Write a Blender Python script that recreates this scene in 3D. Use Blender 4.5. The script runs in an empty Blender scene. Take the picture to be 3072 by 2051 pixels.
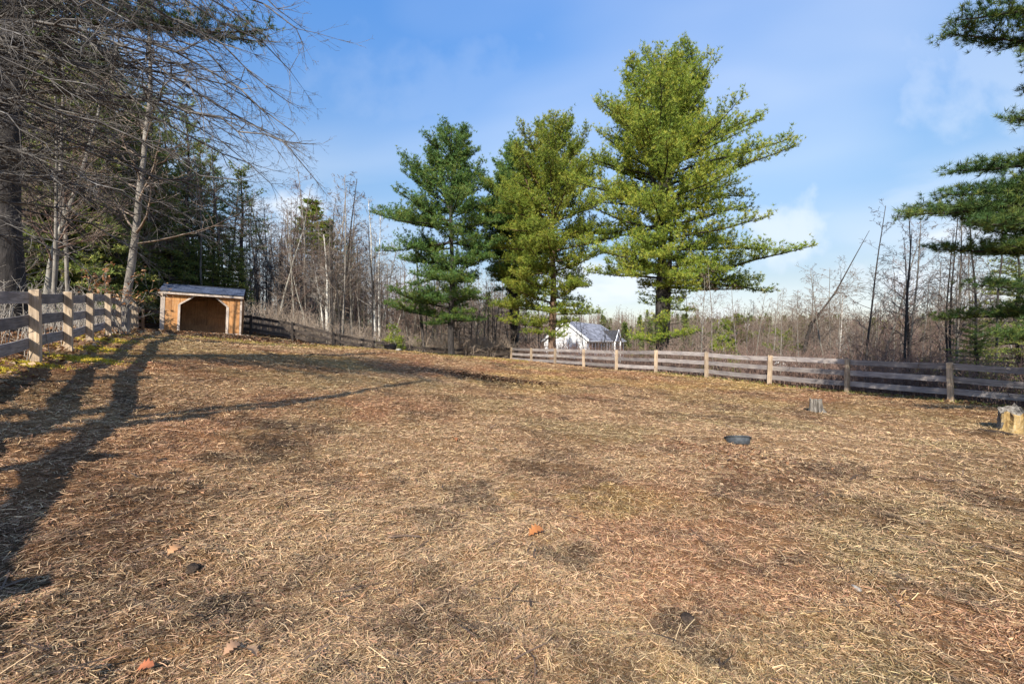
import bpy, bmesh, math, random
import numpy as np
from mathutils import Vector, Matrix

# ------------------------------------------------------------------ camera, sky, sun, exposure
SC = bpy.context.scene
EYE = 1.6
cam_d = bpy.data.cameras.new('camera')
cam_d.lens = 16.0
cam_d.sensor_width = 36.0
cam_d.clip_start = 0.05
cam_d.clip_end = 3000.0
cam = bpy.data.objects.new('camera', cam_d)
SC.collection.objects.link(cam)
cam.location = (0, 0, EYE)
cam.rotation_euler = (math.radians(90), 0, 0)
SC.camera = cam

SUN_EL = math.radians(33.0)
SUN_H = (-0.31, -0.95)                       # horizontal direction towards the sun
_n = math.hypot(*SUN_H)
SUN_V = Vector((SUN_H[0] / _n * math.cos(SUN_EL), SUN_H[1] / _n * math.cos(SUN_EL), math.sin(SUN_EL)))
sun_d = bpy.data.lights.new('sun', 'SUN')
sun_d.energy = 4.3
sun_d.angle = math.radians(0.53)
sun_d.color = (1.0, 0.92, 0.79)
sun_o = bpy.data.objects.new('sun', sun_d)
SC.collection.objects.link(sun_o)
sun_o.rotation_euler = (-SUN_V).to_track_quat('-Z', 'Y').to_euler()

W = bpy.data.worlds.new('World')
SC.world = W
W.use_nodes = True
nt = W.node_tree
nt.nodes.clear()
def _wn(t, **k):
    n = nt.nodes.new(t)
    for a, v in k.items():
        setattr(n, a, v)
    return n
out = _wn('ShaderNodeOutputWorld')
bg = _wn('ShaderNodeBackground')
bg.inputs['Strength'].default_value = 0.14
sky = _wn('ShaderNodeTexSky', sky_type='NISHITA')
sky.sun_disc = False
sky.sun_elevation = SUN_EL
sky.sun_rotation = math.atan2(SUN_H[0], SUN_H[1])
sky.altitude = 100.0
sky.air_density = 1.0
sky.dust_density = 0.4
sky.ozone_density = 1.2
tc = _wn('ShaderNodeTexCoord')
# thin high cloud, stretched towards the horizon
sep = _wn('ShaderNodeSeparateXYZ')
nt.links.new(tc.outputs['Generated'], sep.inputs[0])
zc = _wn('ShaderNodeMath', operation='MAXIMUM'); zc.inputs[1].default_value = 0.0
nt.links.new(sep.outputs['Z'], zc.inputs[0])
za = _wn('ShaderNodeMath', operation='ADD'); za.inputs[1].default_value = 0.22
nt.links.new(zc.outputs[0], za.inputs[0])
dx = _wn('ShaderNodeMath', operation='DIVIDE'); dy = _wn('ShaderNodeMath', operation='DIVIDE')
nt.links.new(sep.outputs['X'], dx.inputs[0]); nt.links.new(za.outputs[0], dx.inputs[1])
nt.links.new(sep.outputs['Y'], dy.inputs[0]); nt.links.new(za.outputs[0], dy.inputs[1])
cmb = _wn('ShaderNodeCombineXYZ')
nt.links.new(dx.outputs[0], cmb.inputs[0]); nt.links.new(dy.outputs[0], cmb.inputs[1])
mp = _wn('ShaderNodeMapping'); mp.inputs['Rotation'].default_value = (0, 0, 0.5)
mp.inputs['Scale'].default_value = (0.55, 1.1, 1.0); mp.inputs['Location'].default_value = (3.1, 0.4, 0)
nt.links.new(cmb.outputs[0], mp.inputs[0])
nz = _wn('ShaderNodeTexNoise'); nz.inputs['Scale'].default_value = 1.25; nz.inputs['Detail'].default_value = 3.5
nz.inputs['Roughness'].default_value = 0.45; nz.inputs['Distortion'].default_value = 0.3
nt.links.new(mp.outputs[0], nz.inputs['Vector'])
cr = _wn('ShaderNodeValToRGB')
cr.color_ramp.elements[0].position = 0.42; cr.color_ramp.elements[0].color = (0, 0, 0, 1)
cr.color_ramp.elements[1].position = 0.78; cr.color_ramp.elements[1].color = (0.5, 0.5, 0.5, 1)
nt.links.new(nz.outputs['Fac'], cr.inputs[0])
# low cumulus bank near the horizon
vn = _wn('ShaderNodeMapping'); vn.inputs['Scale'].default_value = (2.2, 2.2, 7.0); vn.inputs['Location'].default_value = (0.65, 0.0, 0.35)
nt.links.new(tc.outputs['Generated'], vn.inputs[0])
n2 = _wn('ShaderNodeTexNoise'); n2.inputs['Scale'].default_value = 1.5; n2.inputs['Detail'].default_value = 6
nt.links.new(vn.outputs[0], n2.inputs['Vector'])
c2 = _wn('ShaderNodeValToRGB')
c2.color_ramp.elements[0].position = 0.5; c2.color_ramp.elements[1].position = 0.66
nt.links.new(n2.outputs['Fac'], c2.inputs[0])
band = _wn('ShaderNodeValToRGB')
e = band.color_ramp.elements
e[0].position = 0.0; e[0].color = (0.9, 0.9, 0.9, 1)
e[1].position = 0.3; e[1].color = (0, 0, 0, 1)
m_ = e.new(0.16); m_.color = (0.8, 0.8, 0.8, 1)
nt.links.new(sep.outputs['Z'], band.inputs[0])
mul = _wn('ShaderNodeMath', operation='MULTIPLY')
nt.links.new(c2.outputs[0], mul.inputs[0]); nt.links.new(band.outputs[0], mul.inputs[1])
puff_out = []
for (cx_, cy_, cz_, sx_, sz_, rad_, amt_) in ((.60, 1.0, .235, 1.0, 1.5, .15, .62), (.86, 1.0, .13, .8, 2.4, .16, .8), (-.47, 1.0, .30, .9, 1.6, .12, .9), (.30, 1.0, .12, .7, 2.2, .15, .6), (1.05, 1.0, .62, .7, 1.2, .28, .28), (-.1, 1.0, .55, .45, 1.3, .22, .10)):
    vv = _wn('ShaderNodeVectorMath', operation='DIVIDE')
    cbn = _wn('ShaderNodeCombineXYZ')
    for i_ in range(3): nt.links.new(sep.outputs['Y'], cbn.inputs[i_])
    nt.links.new(tc.outputs['Generated'], vv.inputs[0]); nt.links.new(cbn.outputs[0], vv.inputs[1])
    sb_ = _wn('ShaderNodeVectorMath', operation='SUBTRACT'); sb_.inputs[1].default_value = (cx_, cy_, cz_)
    nt.links.new(vv.outputs[0], sb_.inputs[0])
    ml_ = _wn('ShaderNodeVectorMath', operation='MULTIPLY'); ml_.inputs[1].default_value = (sx_, 0.0, sz_)
    nt.links.new(sb_.outputs[0], ml_.inputs[0])
    ln_ = _wn('ShaderNodeVectorMath', operation='LENGTH'); nt.links.new(ml_.outputs[0], ln_.inputs[0])
    pn_ = _wn('ShaderNodeTexNoise'); pn_.inputs['Scale'].default_value = 13.0; pn_.inputs['Detail'].default_value = 6
    nt.links.new(vv.outputs[0], pn_.inputs['Vector'])
    nm_ = _wn('ShaderNodeMath', operation='MULTIPLY_ADD'); nm_.inputs[1].default_value = rad_ * 1.9; nm_.inputs[2].default_value = -rad_ * .9
    nt.links.new(pn_.outputs['Fac'], nm_.inputs[0])
    ad_ = _wn('ShaderNodeMath', operation='ADD'); nt.links.new(ln_.outputs['Value'], ad_.inputs[0]); nt.links.new(nm_.outputs[0], ad_.inputs[1])
    mr_ = _wn('ShaderNodeMapRange', interpolation_type='SMOOTHSTEP'); mr_.inputs['From Min'].default_value = rad_; mr_.inputs['From Max'].default_value = rad_ * .15
    mr_.inputs['To Min'].default_value = 0.0; mr_.inputs['To Max'].default_value = amt_
    nt.links.new(ad_.outputs[0], mr_.inputs[0])
    gt_ = _wn('ShaderNodeMath', operation='GREATER_THAN'); gt_.inputs[1].default_value = 0.01; nt.links.new(sep.outputs['Y'], gt_.inputs[0])
    fm_ = _wn('ShaderNodeMath', operation='MULTIPLY'); nt.links.new(mr_.outputs[0], fm_.inputs[0]); nt.links.new(gt_.outputs[0], fm_.inputs[1])
    puff_out.append(fm_.outputs[0])
mx = _wn('ShaderNodeMath', operation='MAXIMUM')
acc = mul.outputs[0]
for po_ in puff_out:
    m2_ = _wn('ShaderNodeMath', operation='MAXIMUM'); nt.links.new(acc, m2_.inputs[0]); nt.links.new(po_, m2_.inputs[1]); acc = m2_.outputs[0]
nt.links.new(acc, mx.inputs[0]); nt.links.new(cr.outputs[0], mx.inputs[1])
mix = _wn('ShaderNodeMix', data_type='RGBA')
mix.inputs[7].default_value = (3.75, 4.0, 4.35, 1)
tint = _wn('ShaderNodeMix', data_type='RGBA', blend_type='MULTIPLY')
tint.inputs[0].default_value = 1.0
nt.links.new(sky.outputs[0], tint.inputs[6])
elr = _wn('ShaderNodeValToRGB')
ee = elr.color_ramp.elements
ee[0].position = 0.0; ee[0].color = (.40, .365, .375, 1)
ee[1].position = 0.62; ee[1].color = (.52, .88, 1.21, 1)
q_ = ee.new(0.12); q_.color = (.49, .44, .415, 1)
q_ = ee.new(0.32); q_.color = (.64, .70, .72, 1)
nt.links.new(sep.outputs['Z'], elr.inputs[0])
nt.links.new(elr.outputs[0], tint.inputs[7])
nt.links.new(mx.outputs[0], mix.inputs[0]); nt.links.new(tint.outputs[2], mix.inputs[6])
nt.links.new(mix.outputs[2], bg.inputs['Color'])
nt.links.new(bg.outputs[0], out.inputs[0])

SC.view_settings.view_transform = 'Standard'
SC.view_settings.look = 'None'
SC.view_settings.exposure = 0.9
SC.view_settings.gamma = 1.0
SC.render.engine = 'CYCLES'
SC.cycles.max_bounces = 5
SC.cycles.transparent_max_bounces = 4

COL = SC.collection
R = np.random.default_rng(7)
rnd = random.Random(11)

# ------------------------------------------------------------------ measuring helper: photo column / row (of 3072 x 2051) at a distance
def WX(px, Y): return (px - 1536.0) / 1365.3 * Y
def WZ(py, Y): return EYE - (py - 1025.5) / 1365.3 * Y

# ------------------------------------------------------------------ noise
_perm = np.random.default_rng(3).random((256, 256))
def vnoise(x, y):
    xi = np.floor(x).astype(np.int64); yi = np.floor(y).astype(np.int64)
    fx = x - xi; fy = y - yi
    fx = fx * fx * (3 - 2 * fx); fy = fy * fy * (3 - 2 * fy)
    a = _perm[xi & 255, yi & 255]; b = _perm[(xi + 1) & 255, yi & 255]
    c = _perm[xi & 255, (yi + 1) & 255]; d = _perm[(xi + 1) & 255, (yi + 1) & 255]
    return (a * (1 - fx) + b * fx) * (1 - fy) + (c * (1 - fx) + d * fx) * fy
def fbm(x, y, s, o=4, seed=0.0):
    x = np.asarray(x, float) / s + seed * 17.3; y = np.asarray(y, float) / s + seed * 9.1
    t = 0; a = 0.5; n = 0
    for _ in range(o):
        t = t + a * vnoise(x, y); n += a
        x = x * 2.03 + 5.2; y = y * 2.03 + 1.7; a *= 0.5
    return t / n
def smooth(a, b, x):
    t = np.clip((x - a) / (b - a), 0, 1)
    return t * t * (3 - 2 * t)

# ------------------------------------------------------------------ fence lines (needed for the terrain)
LEFT = [(0.5, -5.5), (-0.8, -3.5), (-2.1, -1.6), (-3.4, 0.4), (-4.7, 2.35), (-6.0, 4.3), (-7.3, 6.28), (-8.61, 8.23), (-9.90, 10.16), (-11.27, 12.15),
        (-12.5, 14.1), (-14.4, 16.7), (-15.75, 18.7), (-17.4, 20.8), (-19.0, 22.9), (-20.6, 25.0), (-22.3, 27.5)]
_t = [1.30 + 0.5, 1.30, .964, .736, .5655, .427, .3157, .2293, .1575, .0945, .0425, -.002]
RIGHT = [(t * 23.2 / (t + .6), 23.2 / (t + .6)) for t in _t][::-1]          # from the back corner towards the camera
BACK = [(-22.3, 27.5), (-19.9, 29.6), (-17.4, 30.3), (-14.9, 30.9), (-12.4, 31.6), (-10.0, 32.7), (-7.6, 34.0), (-5.2, 35.4), (-3.7, 36.3), (-2.0, 37.4), RIGHT[0]]

# ------------------------------------------------------------------ terrain: thin plate spline through surveyed heights
_ctl = [(0, 0, 0), (3, 2, -.02), (-3, 2, .30), (6, 5, -.12), (-5.5, 5, .70), (0, 6, .10), (5, 11, -.18), (0, 12, .16), (-6, 13, .90), (-11, 21, 1.42), (-5, 22, 1.02),
        (2, 22, .12), (-9.4, 26, 1.33), (-5.5, 28, .84), (-11.6, 25, 1.46), (-3.1, 31, .56), (-1.4, 34, .16), (-14.3, 26.6, 1.76),
        (-19.9, 25.6, 2.18), (-16.2, 27.5, 1.98), (-14.9, 30.9, 1.66), (-12.4, 31.6, .95), (-10, 32.7, .45), (-7.6, 34, .05), (-5.2, 35.4, -.15), (-2.5, 37.0, -.22), (-22.3, 27.5, 2.3), (-17.4, 30.3, 2.1),
        (-8.61, 8.23, 1.235), (-9.9, 10.16, 1.41), (-11.27, 12.15, 1.59), (-12.5, 14.1, 1.79), (-14.4, 16.7, 1.9), (-19, 22.9, 2.21), (-6, 4.3, .95), (-3.4, .4, .45), (-.8, -3.5, .2),
        (-18, 12, 2.3), (-26, 20, 3.0), (-14, 4, 1.7), (-30, 36, 3.4), (-20, 42, 2.6), (-10, 48, .2), (0, 50, -1.6), (8, 68, -2.8), (16, 84, -3.2), (13, 32, -1.6), (20, 26, -1.5), (20, 18, -1.2), (17, 13, -.7),
        (30, 50, -3.2), (-60, 60, 5), (60, 60, -4), (0, 130, -3), (110, 120, -4), (-110, 100, 6), (0, -20, 0), (-18, -10, 1.9), (16, -12, -.6), (13, 4, -.42), (10.6, 9.7, -.35), (8.3, 12.4, -.33), (50, 0, -2.5), (-60, 0, 4), (-200, 0, 6), (250, 0, -4),
        (0, 420, 12), (350, 350, 9), (-350, 350, 14), (60, 210, 4.5), (-70, 210, 8), (180, 240, 5), (0, 300, 11), (0, -300, 0), (-300, -300, 4), (300, -300, -3)]
_rz = [-.15, -.185, -.17, -.18, -.193, -.151, -.196, -.288, -.339, -.361, -.45, -.45]
_ctl += [(p[0], p[1], z) for p, z in zip(RIGHT, _rz)]
_C = np.array(_ctl, float)
def _U(r2):
    return np.where(r2 > 1e-9, 0.5 * r2 * np.log(r2 + 1e-12), 0.0)
_n = len(_C)
_K = _U((_C[:, None, 0] - _C[None, :, 0]) ** 2 + (_C[:, None, 1] - _C[None, :, 1]) ** 2) + np.eye(_n) * 0.6
_P = np.c_[np.ones(_n), _C[:, :2]]
_A = np.zeros((_n + 3, _n + 3)); _A[:_n, :_n] = _K; _A[:_n, _n:] = _P; _A[_n:, :_n] = _P.T
_w = np.linalg.solve(_A, np.r_[_C[:, 2], 0, 0, 0])
def H0(x, y):
    x = np.asarray(x, float); y = np.asarray(y, float)
    s = x.shape
    xf = x.ravel(); yf = y.ravel()
    z = np.empty(len(xf))
    for i in range(0, len(xf), 40000):
        a = xf[i:i + 40000]; b = yf[i:i + 40000]
        z[i:i + 40000] = _U((a[:, None] - _C[None, :, 0]) ** 2 + (b[:, None] - _C[None, :, 1]) ** 2) @ _w[:_n] + _w[_n] + _w[_n + 1] * a + _w[_n + 2] * b
    return z.reshape(s)
def bumps(x, y):
    d = np.hypot(x, y)
    k = 1.0 / (1.0 + (d / 60.0) ** 2)
    clod = np.clip(fbm(x, y, 0.34, 3, 2) - 0.52, 0, 1) * 0.16
    return (fbm(x, y, 1.7, 4, 1) - 0.5) * 0.085 * k + clod * k + (fbm(x, y, 0.11, 2, 5) - .5) * 0.03 * (d < 9)
def HT(x, y):
    return H0(x, y) + bumps(np.asarray(x, float), np.asarray(y, float))
def hz(x, y):
    return float(H0(np.array([x]), np.array([y]))[0])

POLY = np.array(LEFT + BACK[1:-1] + RIGHT)       # the paddock outline
def inside(x, y):
    x = np.asarray(x); y = np.asarray(y)
    c = np.zeros(x.shape, bool)
    n = len(POLY)
    for i in range(n):
        x1, y1 = POLY[i]; x2, y2 = POLY[(i + 1) % n]
        if y1 == y2: continue
        cond = ((y1 > y) != (y2 > y)) & (x < (x2 - x1) * (y - y1) / (y2 - y1) + x1)
        c ^= cond
    return c
def dist_line(x, y, pts):
    d = np.full(np.shape(x), 1e9)
    for (x1, y1), (x2, y2) in zip(pts[:-1], pts[1:]):
        vx, vy = x2 - x1, y2 - y1
        t = np.clip(((x - x1) * vx + (y - y1) * vy) / (vx * vx + vy * vy), 0, 1)
        d = np.minimum(d, np.hypot(x - x1 - t * vx, y - y1 - t * vy))
    return d

# ground colour by place: dirt, old hay, moss, leaf litter, and darker patches
TAN = np.array((.55, .35, .188)); BRN = np.array((.35, .20, .105)); DRK = np.array((.075, .052, .036))
RED = np.array((.49, .245, .125)); OLV = np.array((.42, .305, .145)); GLD = np.array((.59, .385, .14)); MOS = np.array((.55, .42, .03)); LIT = np.array((.36, .235, .14))
BLOBS = [(-16.6, 24.3, 4.2, 1.3, BRN * .7, .85), (-13.6, 26.2, 2.0, .9, BRN * .6, .8), (-19.2, 23.6, 1.6, 1.4, BRN * .8, .8), (-1.0, 15.4, 1.5, .8, DRK, .85), (-.2, 14.4, 1.0, .4, DRK, .7), (3.1, 5.6, .95, .75, RED * .55, .8), (3.3, 7.0, .8, .5, RED * .8, .7),
         (-3.2, 6.6, .9, .5, DRK, .8), (-3.0, 5.4, .35, .9, DRK * 1.3, .7), (-.5, 4.6, .5, .6, DRK * 1.4, .7), (.45, 3.3, .28, .18, DRK, .7), (.95, 2.6, .2, .2, DRK, .7), (1.0, 2.25, .25, .2, DRK, .85), (-.6, 3.9, .4, .35, DRK * 1.4, .6), (3.2, 4.6, .8, .5, BRN * .6, .7),
         (2.7, 2.9, .4, .25, DRK * 1.5, .55), (1.0, 4.6, 1.1, .45, GLD, .55), (1.6, 6.2, 1.4, .8, TAN * 1.1, .5), (-1.6, 2.6, .2, .12, DRK, .8), (1.7, 2.1, .3, .25, OLV * .8, .6), (2.2, 1.9, .3, .2, DRK * 1.3, .6), (-.4, 2.4, .25, .15, DRK * 1.3, .5),
         (-8.5, 7.9, .7, .35, MOS, .95), (-8.8, 9.3, .8, .45, MOS, .95), (-8.2, 6.9, .5, .3, MOS * .9, .6), (-10.4, 10.9, .9, .6, MOS, .7), (-11.7, 12.8, .9, .6, MOS, .8), (-13.2, 14.8, 1.1, .7, MOS, .9), (-11.0, 25, 3, 1.2, OLV * 1.05, .5), (-6.5, 27.5, 4, 1.1, OLV, .6), (-2, 32.5, 3, 1.2, OLV, .5),
         (7.6, 22.5, 1.3, .6, MOS * .7, .35), (10.3, 19.0, 1.3, .5, MOS * .7, .35), (9.0, 15.7, 1.2, .4, RED * .9, .5), (13.0, 14.6, 1.3, .8, BRN * .7, .8), (12.0, 11.8, 1.4, .5, BRN * .8, .6), (14.0, 12.6, 1.3, 1.0, DRK * 1.4, .8), (11.6, 15.2, 1.5, .7, RED * .6, .7)]
def gcol(x, y):
    x = np.asarray(x, float); y = np.asarray(y, float)
    n1 = fbm(x, y, 3.4, 4, 1.5); n2 = fbm(x, y, 1.15, 4, 3.5); n3 = fbm(x, y, .42, 3, 6.5)
    c = TAN[None] + 0 * x[:, None]
    def mixc(c, col, f): return c * (1 - f[:, None]) + np.asarray(col)[None] * f[:, None]
    c = mixc(c, RED, smooth(.50, .68, fbm(x, y, 2.6, 3, 8)) * .7)
    c = mixc(c, OLV, smooth(.50, .66, fbm(x, y, 2.1, 3, 11)) * .6)
    c = mixc(c, OLV * .72, smooth(2.5, 6.0, x - .25 * y) * smooth(9, 4, y) * .65)
    c = mixc(c, GLD, smooth(9, 18, y) * smooth(.42, .62, n1) * .75)
    c = mixc(c, RED * 1.05, smooth(13, 22, y) * smooth(.46, .6, fbm(x, y, 2.0, 3, 14)) * smooth(-9, 0, x) * .65)
    c = mixc(c, BRN, smooth(.50, .68, n2) * .6)
    c = mixc(c, DRK * 1.4, smooth(.55, .66, n2 * .45 + n3 * .3 + fbm(x, y, .12, 3, 71) * .25) * .5)
    dxn = (fbm(x, y, .35, 5, 21) - .5) * 1.7; dyn = (fbm(x, y, .35, 5, 25) - .5) * 1.7
    for bx, by, rx, ry, col, s in BLOBS:
        m = (np.abs(x - bx) < rx * 2) & (np.abs(y - by) < ry * 2)
        if not m.any(): continue
        q = np.hypot((x[m] - bx) / rx + dxn[m] * 1.1, (y[m] - by) / ry + dyn[m] * 1.1)
        f = smooth(1.0, .55, q) * s * (.55 + .45 * smooth(.35, .6, fbm(x[m], y[m], .13, 3, 61)))
        c[m] = c[m] * (1 - f[:, None]) + col[None] * f[:, None]
    o = ~inside(x, y)
    if o.any():
        lit = LIT[None] * (.7 + .9 * fbm(x[o], y[o], .5, 3, 31))[:, None]
        c[o] = c[o] * .12 + lit * .88
        mm = smooth(1.6, .3, dist_line(x[o], y[o], RIGHT + [])) * .5
        c[o] = c[o] * (1 - mm[:, None]) + (OLV * .6)[None] * mm[:, None]
    return np.clip(c, .01, .8)

# ------------------------------------------------------------------ materials
def nodes(name):
    m = bpy.data.materials.new(name)
    m.use_nodes = True
    t = m.node_tree
    b = t.nodes['Principled BSDF']
    b.inputs['Roughness'].default_value = 0.85
    b.inputs['Specular IOR Level'].default_value = 0.25
    return m, t, b
def N(t, ty, **k):
    n = t.nodes.new(ty)
    for a, v in k.items(): setattr(n, a, v)
    return n
def noise(t, scale, detail=4, rough=.6, vec=None, mapscale=None, dist=0):
    n = N(t, 'ShaderNodeTexNoise')
    n.inputs['Scale'].default_value = scale; n.inputs['Detail'].default_value = detail
    n.inputs['Roughness'].default_value = rough; n.inputs['Distortion'].default_value = dist
    tcn = N(t, 'ShaderNodeTexCoord')
    src = tcn.outputs['Object'] if vec is None else vec
    if mapscale:
        mpn = N(t, 'ShaderNodeMapping'); mpn.inputs['Scale'].default_value = mapscale
        t.links.new(src, mpn.inputs[0]); src = mpn.outputs[0]
    t.links.new(src, n.inputs['Vector'])
    return n
def ramp(t, fac, stops):
    r = N(t, 'ShaderNodeValToRGB')
    el = r.color_ramp.elements
    while len(el) < len(stops): el.new(0.5)
    for e_, (p, c) in zip(el, stops):
        e_.position = p; e_.color = (*c, 1) if len(c) == 3 else c
    t.links.new(fac, r.inputs[0])
    return r
def bump(t, b, fac, strength=.5, dist=.02):
    bn = N(t, 'ShaderNodeBump'); bn.inputs['Strength'].default_value = strength; bn.inputs['Distance'].default_value = dist
    t.links.new(fac, bn.inputs['Height']); t.links.new(bn.outputs[0], b.inputs['Normal'])
def mixn(t, fac, a, b_, mode='MIX'):
    m = N(t, 'ShaderNodeMix', data_type='RGBA', blend_type=mode)
    if isinstance(fac, float): m.inputs[0].default_value = fac
    else: t.links.new(fac, m.inputs[0])
    for i, v in ((6, a), (7, b_)):
        if isinstance(v, tuple): m.inputs[i].default_value = (*v, 1)
        else: t.links.new(v, m.inputs[i])
    return m.outputs[2]
def hsv_rand(t, col, v=.35, h=.02):
    oi = N(t, 'ShaderNodeObjectInfo')
    mr = N(t, 'ShaderNodeMapRange'); mr.inputs['To Min'].default_value = 1 - v; mr.inputs['To Max'].default_value = 1 + v
    t.links.new(oi.outputs['Random'], mr.inputs[0])
    hs = N(t, 'ShaderNodeHueSaturation')
    t.links.new(mr.outputs[0], hs.inputs['Value']); t.links.new(col, hs.inputs['Color'])
    return hs.outputs[0]

def m_bark(name, stops, scale=6, stretch=(1, 1, .25), bs=.6, v=.3, bd=.03):
    m, t, b = nodes(name)
    n = noise(t, scale, 6, .65, mapscale=stretch)
    r = ramp(t, n.outputs['Fac'], stops)
    t.links.new(hsv_rand(t, r.outputs[0], v), b.inputs['Base Color'])
    bump(t, b, n.outputs['Fac'], bs, bd)
    b.inputs['Roughness'].default_value = .9
    return m
BARK_GREY = m_bark('grey_bark', [(.3, (.085, .075, .063)), (.5, (.17, .152, .13)), (.72, (.30, .275, .24))], 5)
BARK_DARK = m_bark('dark_bark', [(.3, (.018, .016, .015)), (.55, (.048, .042, .039)), (.75, (.11, .098, .092))], 7, (1, 1, .3), .9, .15, .05)
BARK_BROWN = m_bark('brown_bark', [(.3, (.07, .045, .03)), (.55, (.17, .11, .075)), (.75, (.3, .21, .15))], 7, (1, 1, .3), .9, .15, .05)
BARK_PALE = m_bark('pale_bark', [(.3, (.11, .10, .08)), (.5, (.22, .205, .175)), (.75, (.37, .355, .31))], 5, (1, 1, .5))
TWIG = m_bark('twig_bark', [(.3, (.125, .092, .07)), (.7, (.27, .215, .17))], 2, (1, 1, 1), 0, .3)
TWIG_DARK = m_bark('dark_twig_bark', [(.3, (.05, .042, .04)), (.7, (.11, .095, .09))], 2, (1, 1, 1), 0, .2)
BRUSHM = m_bark('pale_brush_bark', [(.3, (.24, .18, .135)), (.7, (.44, .36, .285))], 2, (1, 1, 1), 0, .2)
TWIG_RED = m_bark('reddish_twig_bark', [(.3, (.10, .062, .05)), (.7, (.24, .165, .135))], 2, (1, 1, 1), 0, .3)
TWIG_PALE = m_bark('silver_twig_bark', [(.3, (.20, .175, .15)), (.7, (.46, .42, .37))], 3, (1, 1, 1), 0, .1)
BEECHT = m_bark('beech_twig_bark', [(.3, (.055, .049, .046)), (.5, (.12, .11, .102)), (.75, (.33, .315, .30))], 3, (1, 1, 1), 0, .0)
def m_birch():
    m, t, b = nodes('white_birch_bark')
    n = noise(t, 9, 5, .7, mapscale=(.5, .5, 3.5))
    r = ramp(t, n.outputs['Fac'], [(.36, (.05, .045, .04)), (.44, (.62, .60, .55)), (.7, (.78, .76, .71))])
    t.links.new(r.outputs[0], b.inputs['Base Color'])
    return m
BIRCH = m_birch()

def m_needle(name, dark, light, alt, trans=.3):
    m, t, b = nodes(name)
    at = N(t, 'ShaderNodeAttribute', attribute_name='tint')
    n = noise(t, .55, 3, .6)
    add = N(t, 'ShaderNodeMath', operation='ADD')
    mul_ = N(t, 'ShaderNodeMath', operation='MULTIPLY'); mul_.inputs[1].default_value = .55
    t.links.new(at.outputs['Fac'], mul_.inputs[0])
    m2 = N(t, 'ShaderNodeMath', operation='MULTIPLY'); m2.inputs[1].default_value = .75
    t.links.new(n.outputs['Fac'], m2.inputs[0])
    t.links.new(mul_.outputs[0], add.inputs[0]); t.links.new(m2.outputs[0], add.inputs[1])
    r = ramp(t, add.outputs[0], [(.25, dark), (.62, light), (.9, alt)])
    c = hsv_rand(t, r.outputs[0], .12)
    t.links.new(c, b.inputs['Base Color'])
    b.inputs['Roughness'].default_value = .55
    tr = N(t, 'ShaderNodeBsdfTranslucent')
    t.links.new(c, tr.inputs[0])
    ms = N(t, 'ShaderNodeMixShader'); ms.inputs[0].default_value = trans
    t.links.new(b.outputs[0], ms.inputs[1]); t.links.new(tr.outputs[0], ms.inputs[2])
    t.links.new(ms.outputs[0], t.nodes['Material Output'].inputs['Surface'])
    return m
NEEDLE_A = m_needle('blue_green_needles', (.050, .110, .040), (.11, .205, .050), (.21, .25, .05))
NEEDLE_B = m_needle('yellow_green_needles', (.085, .145, .028), (.21, .28, .038), (.38, .37, .06))
NEEDLE_C = m_needle('dark_green_needles', (.045, .085, .028), (.115, .165, .040), (.24, .24, .07), .25)
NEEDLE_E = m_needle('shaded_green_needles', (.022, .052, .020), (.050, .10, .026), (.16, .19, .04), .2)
NEEDLE_H = m_needle('olive_green_needles', (.075, .13, .038), (.18, .23, .055), (.34, .32, .085), .25)
NEEDLE_D = m_needle('lime_needles', (.14, .22, .03), (.28, .37, .05), (.40, .44, .08))

def m_attr(name, rough=.8, spec=.2, trans=0.):
    m, t, b = nodes(name)
    at = N(t, 'ShaderNodeAttribute', attribute_name='hue')
    t.links.new(at.outputs['Color'], b.inputs['Base Color'])
    b.inputs['Roughness'].default_value = rough
    b.inputs['Specular IOR Level'].default_value = spec
    if trans:
        tr = N(t, 'ShaderNodeBsdfTranslucent'); t.links.new(at.outputs['Color'], tr.inputs[0])
        ms = N(t, 'ShaderNodeMixShader'); ms.inputs[0].default_value = trans
        t.links.new(b.outputs[0], ms.inputs[1]); t.links.new(tr.outputs[0], ms.inputs[2])
        t.links.new(ms.outputs[0], t.nodes['Material Output'].inputs['Surface'])
    return m
STRAW = m_attr('dry_straw', .7, .3)
LEAFM = m_attr('dead_leaf', .75, .25, .25)
GRASSM = m_attr('thin_grass', .7, .2, .3)

def m_ground():
    m, t, b = nodes('trodden_soil')
    at = N(t, 'ShaderNodeAttribute', attribute_name='hue')
    n = noise(t, 38, 5, .7)
    n_ = noise(t, 9, 4, .65)
    r = ramp(t, n.outputs['Fac'], [(.3, (.28, .26, .24)), (.5, (.6, .56, .52)), (.7, (1.1, 1.02, .95))])
    r2 = ramp(t, n_.outputs['Fac'], [(.3, (.62, .6, .58)), (.6, (1.05, 1.05, 1.05))])
    c = mixn(t, 1.0, at.outputs['Color'], r.outputs[0], 'MULTIPLY')
    c = mixn(t, 1.0, c, r2.outputs[0], 'MULTIPLY')
    t.links.new(c, b.inputs['Base Color'])
    bump(t, b, n.outputs['Fac'], 1.0, .045)
    b.inputs['Roughness'].default_value = .95
    b.inputs['Specular IOR Level'].default_value = .1
    return m
GROUND = m_ground()

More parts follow.
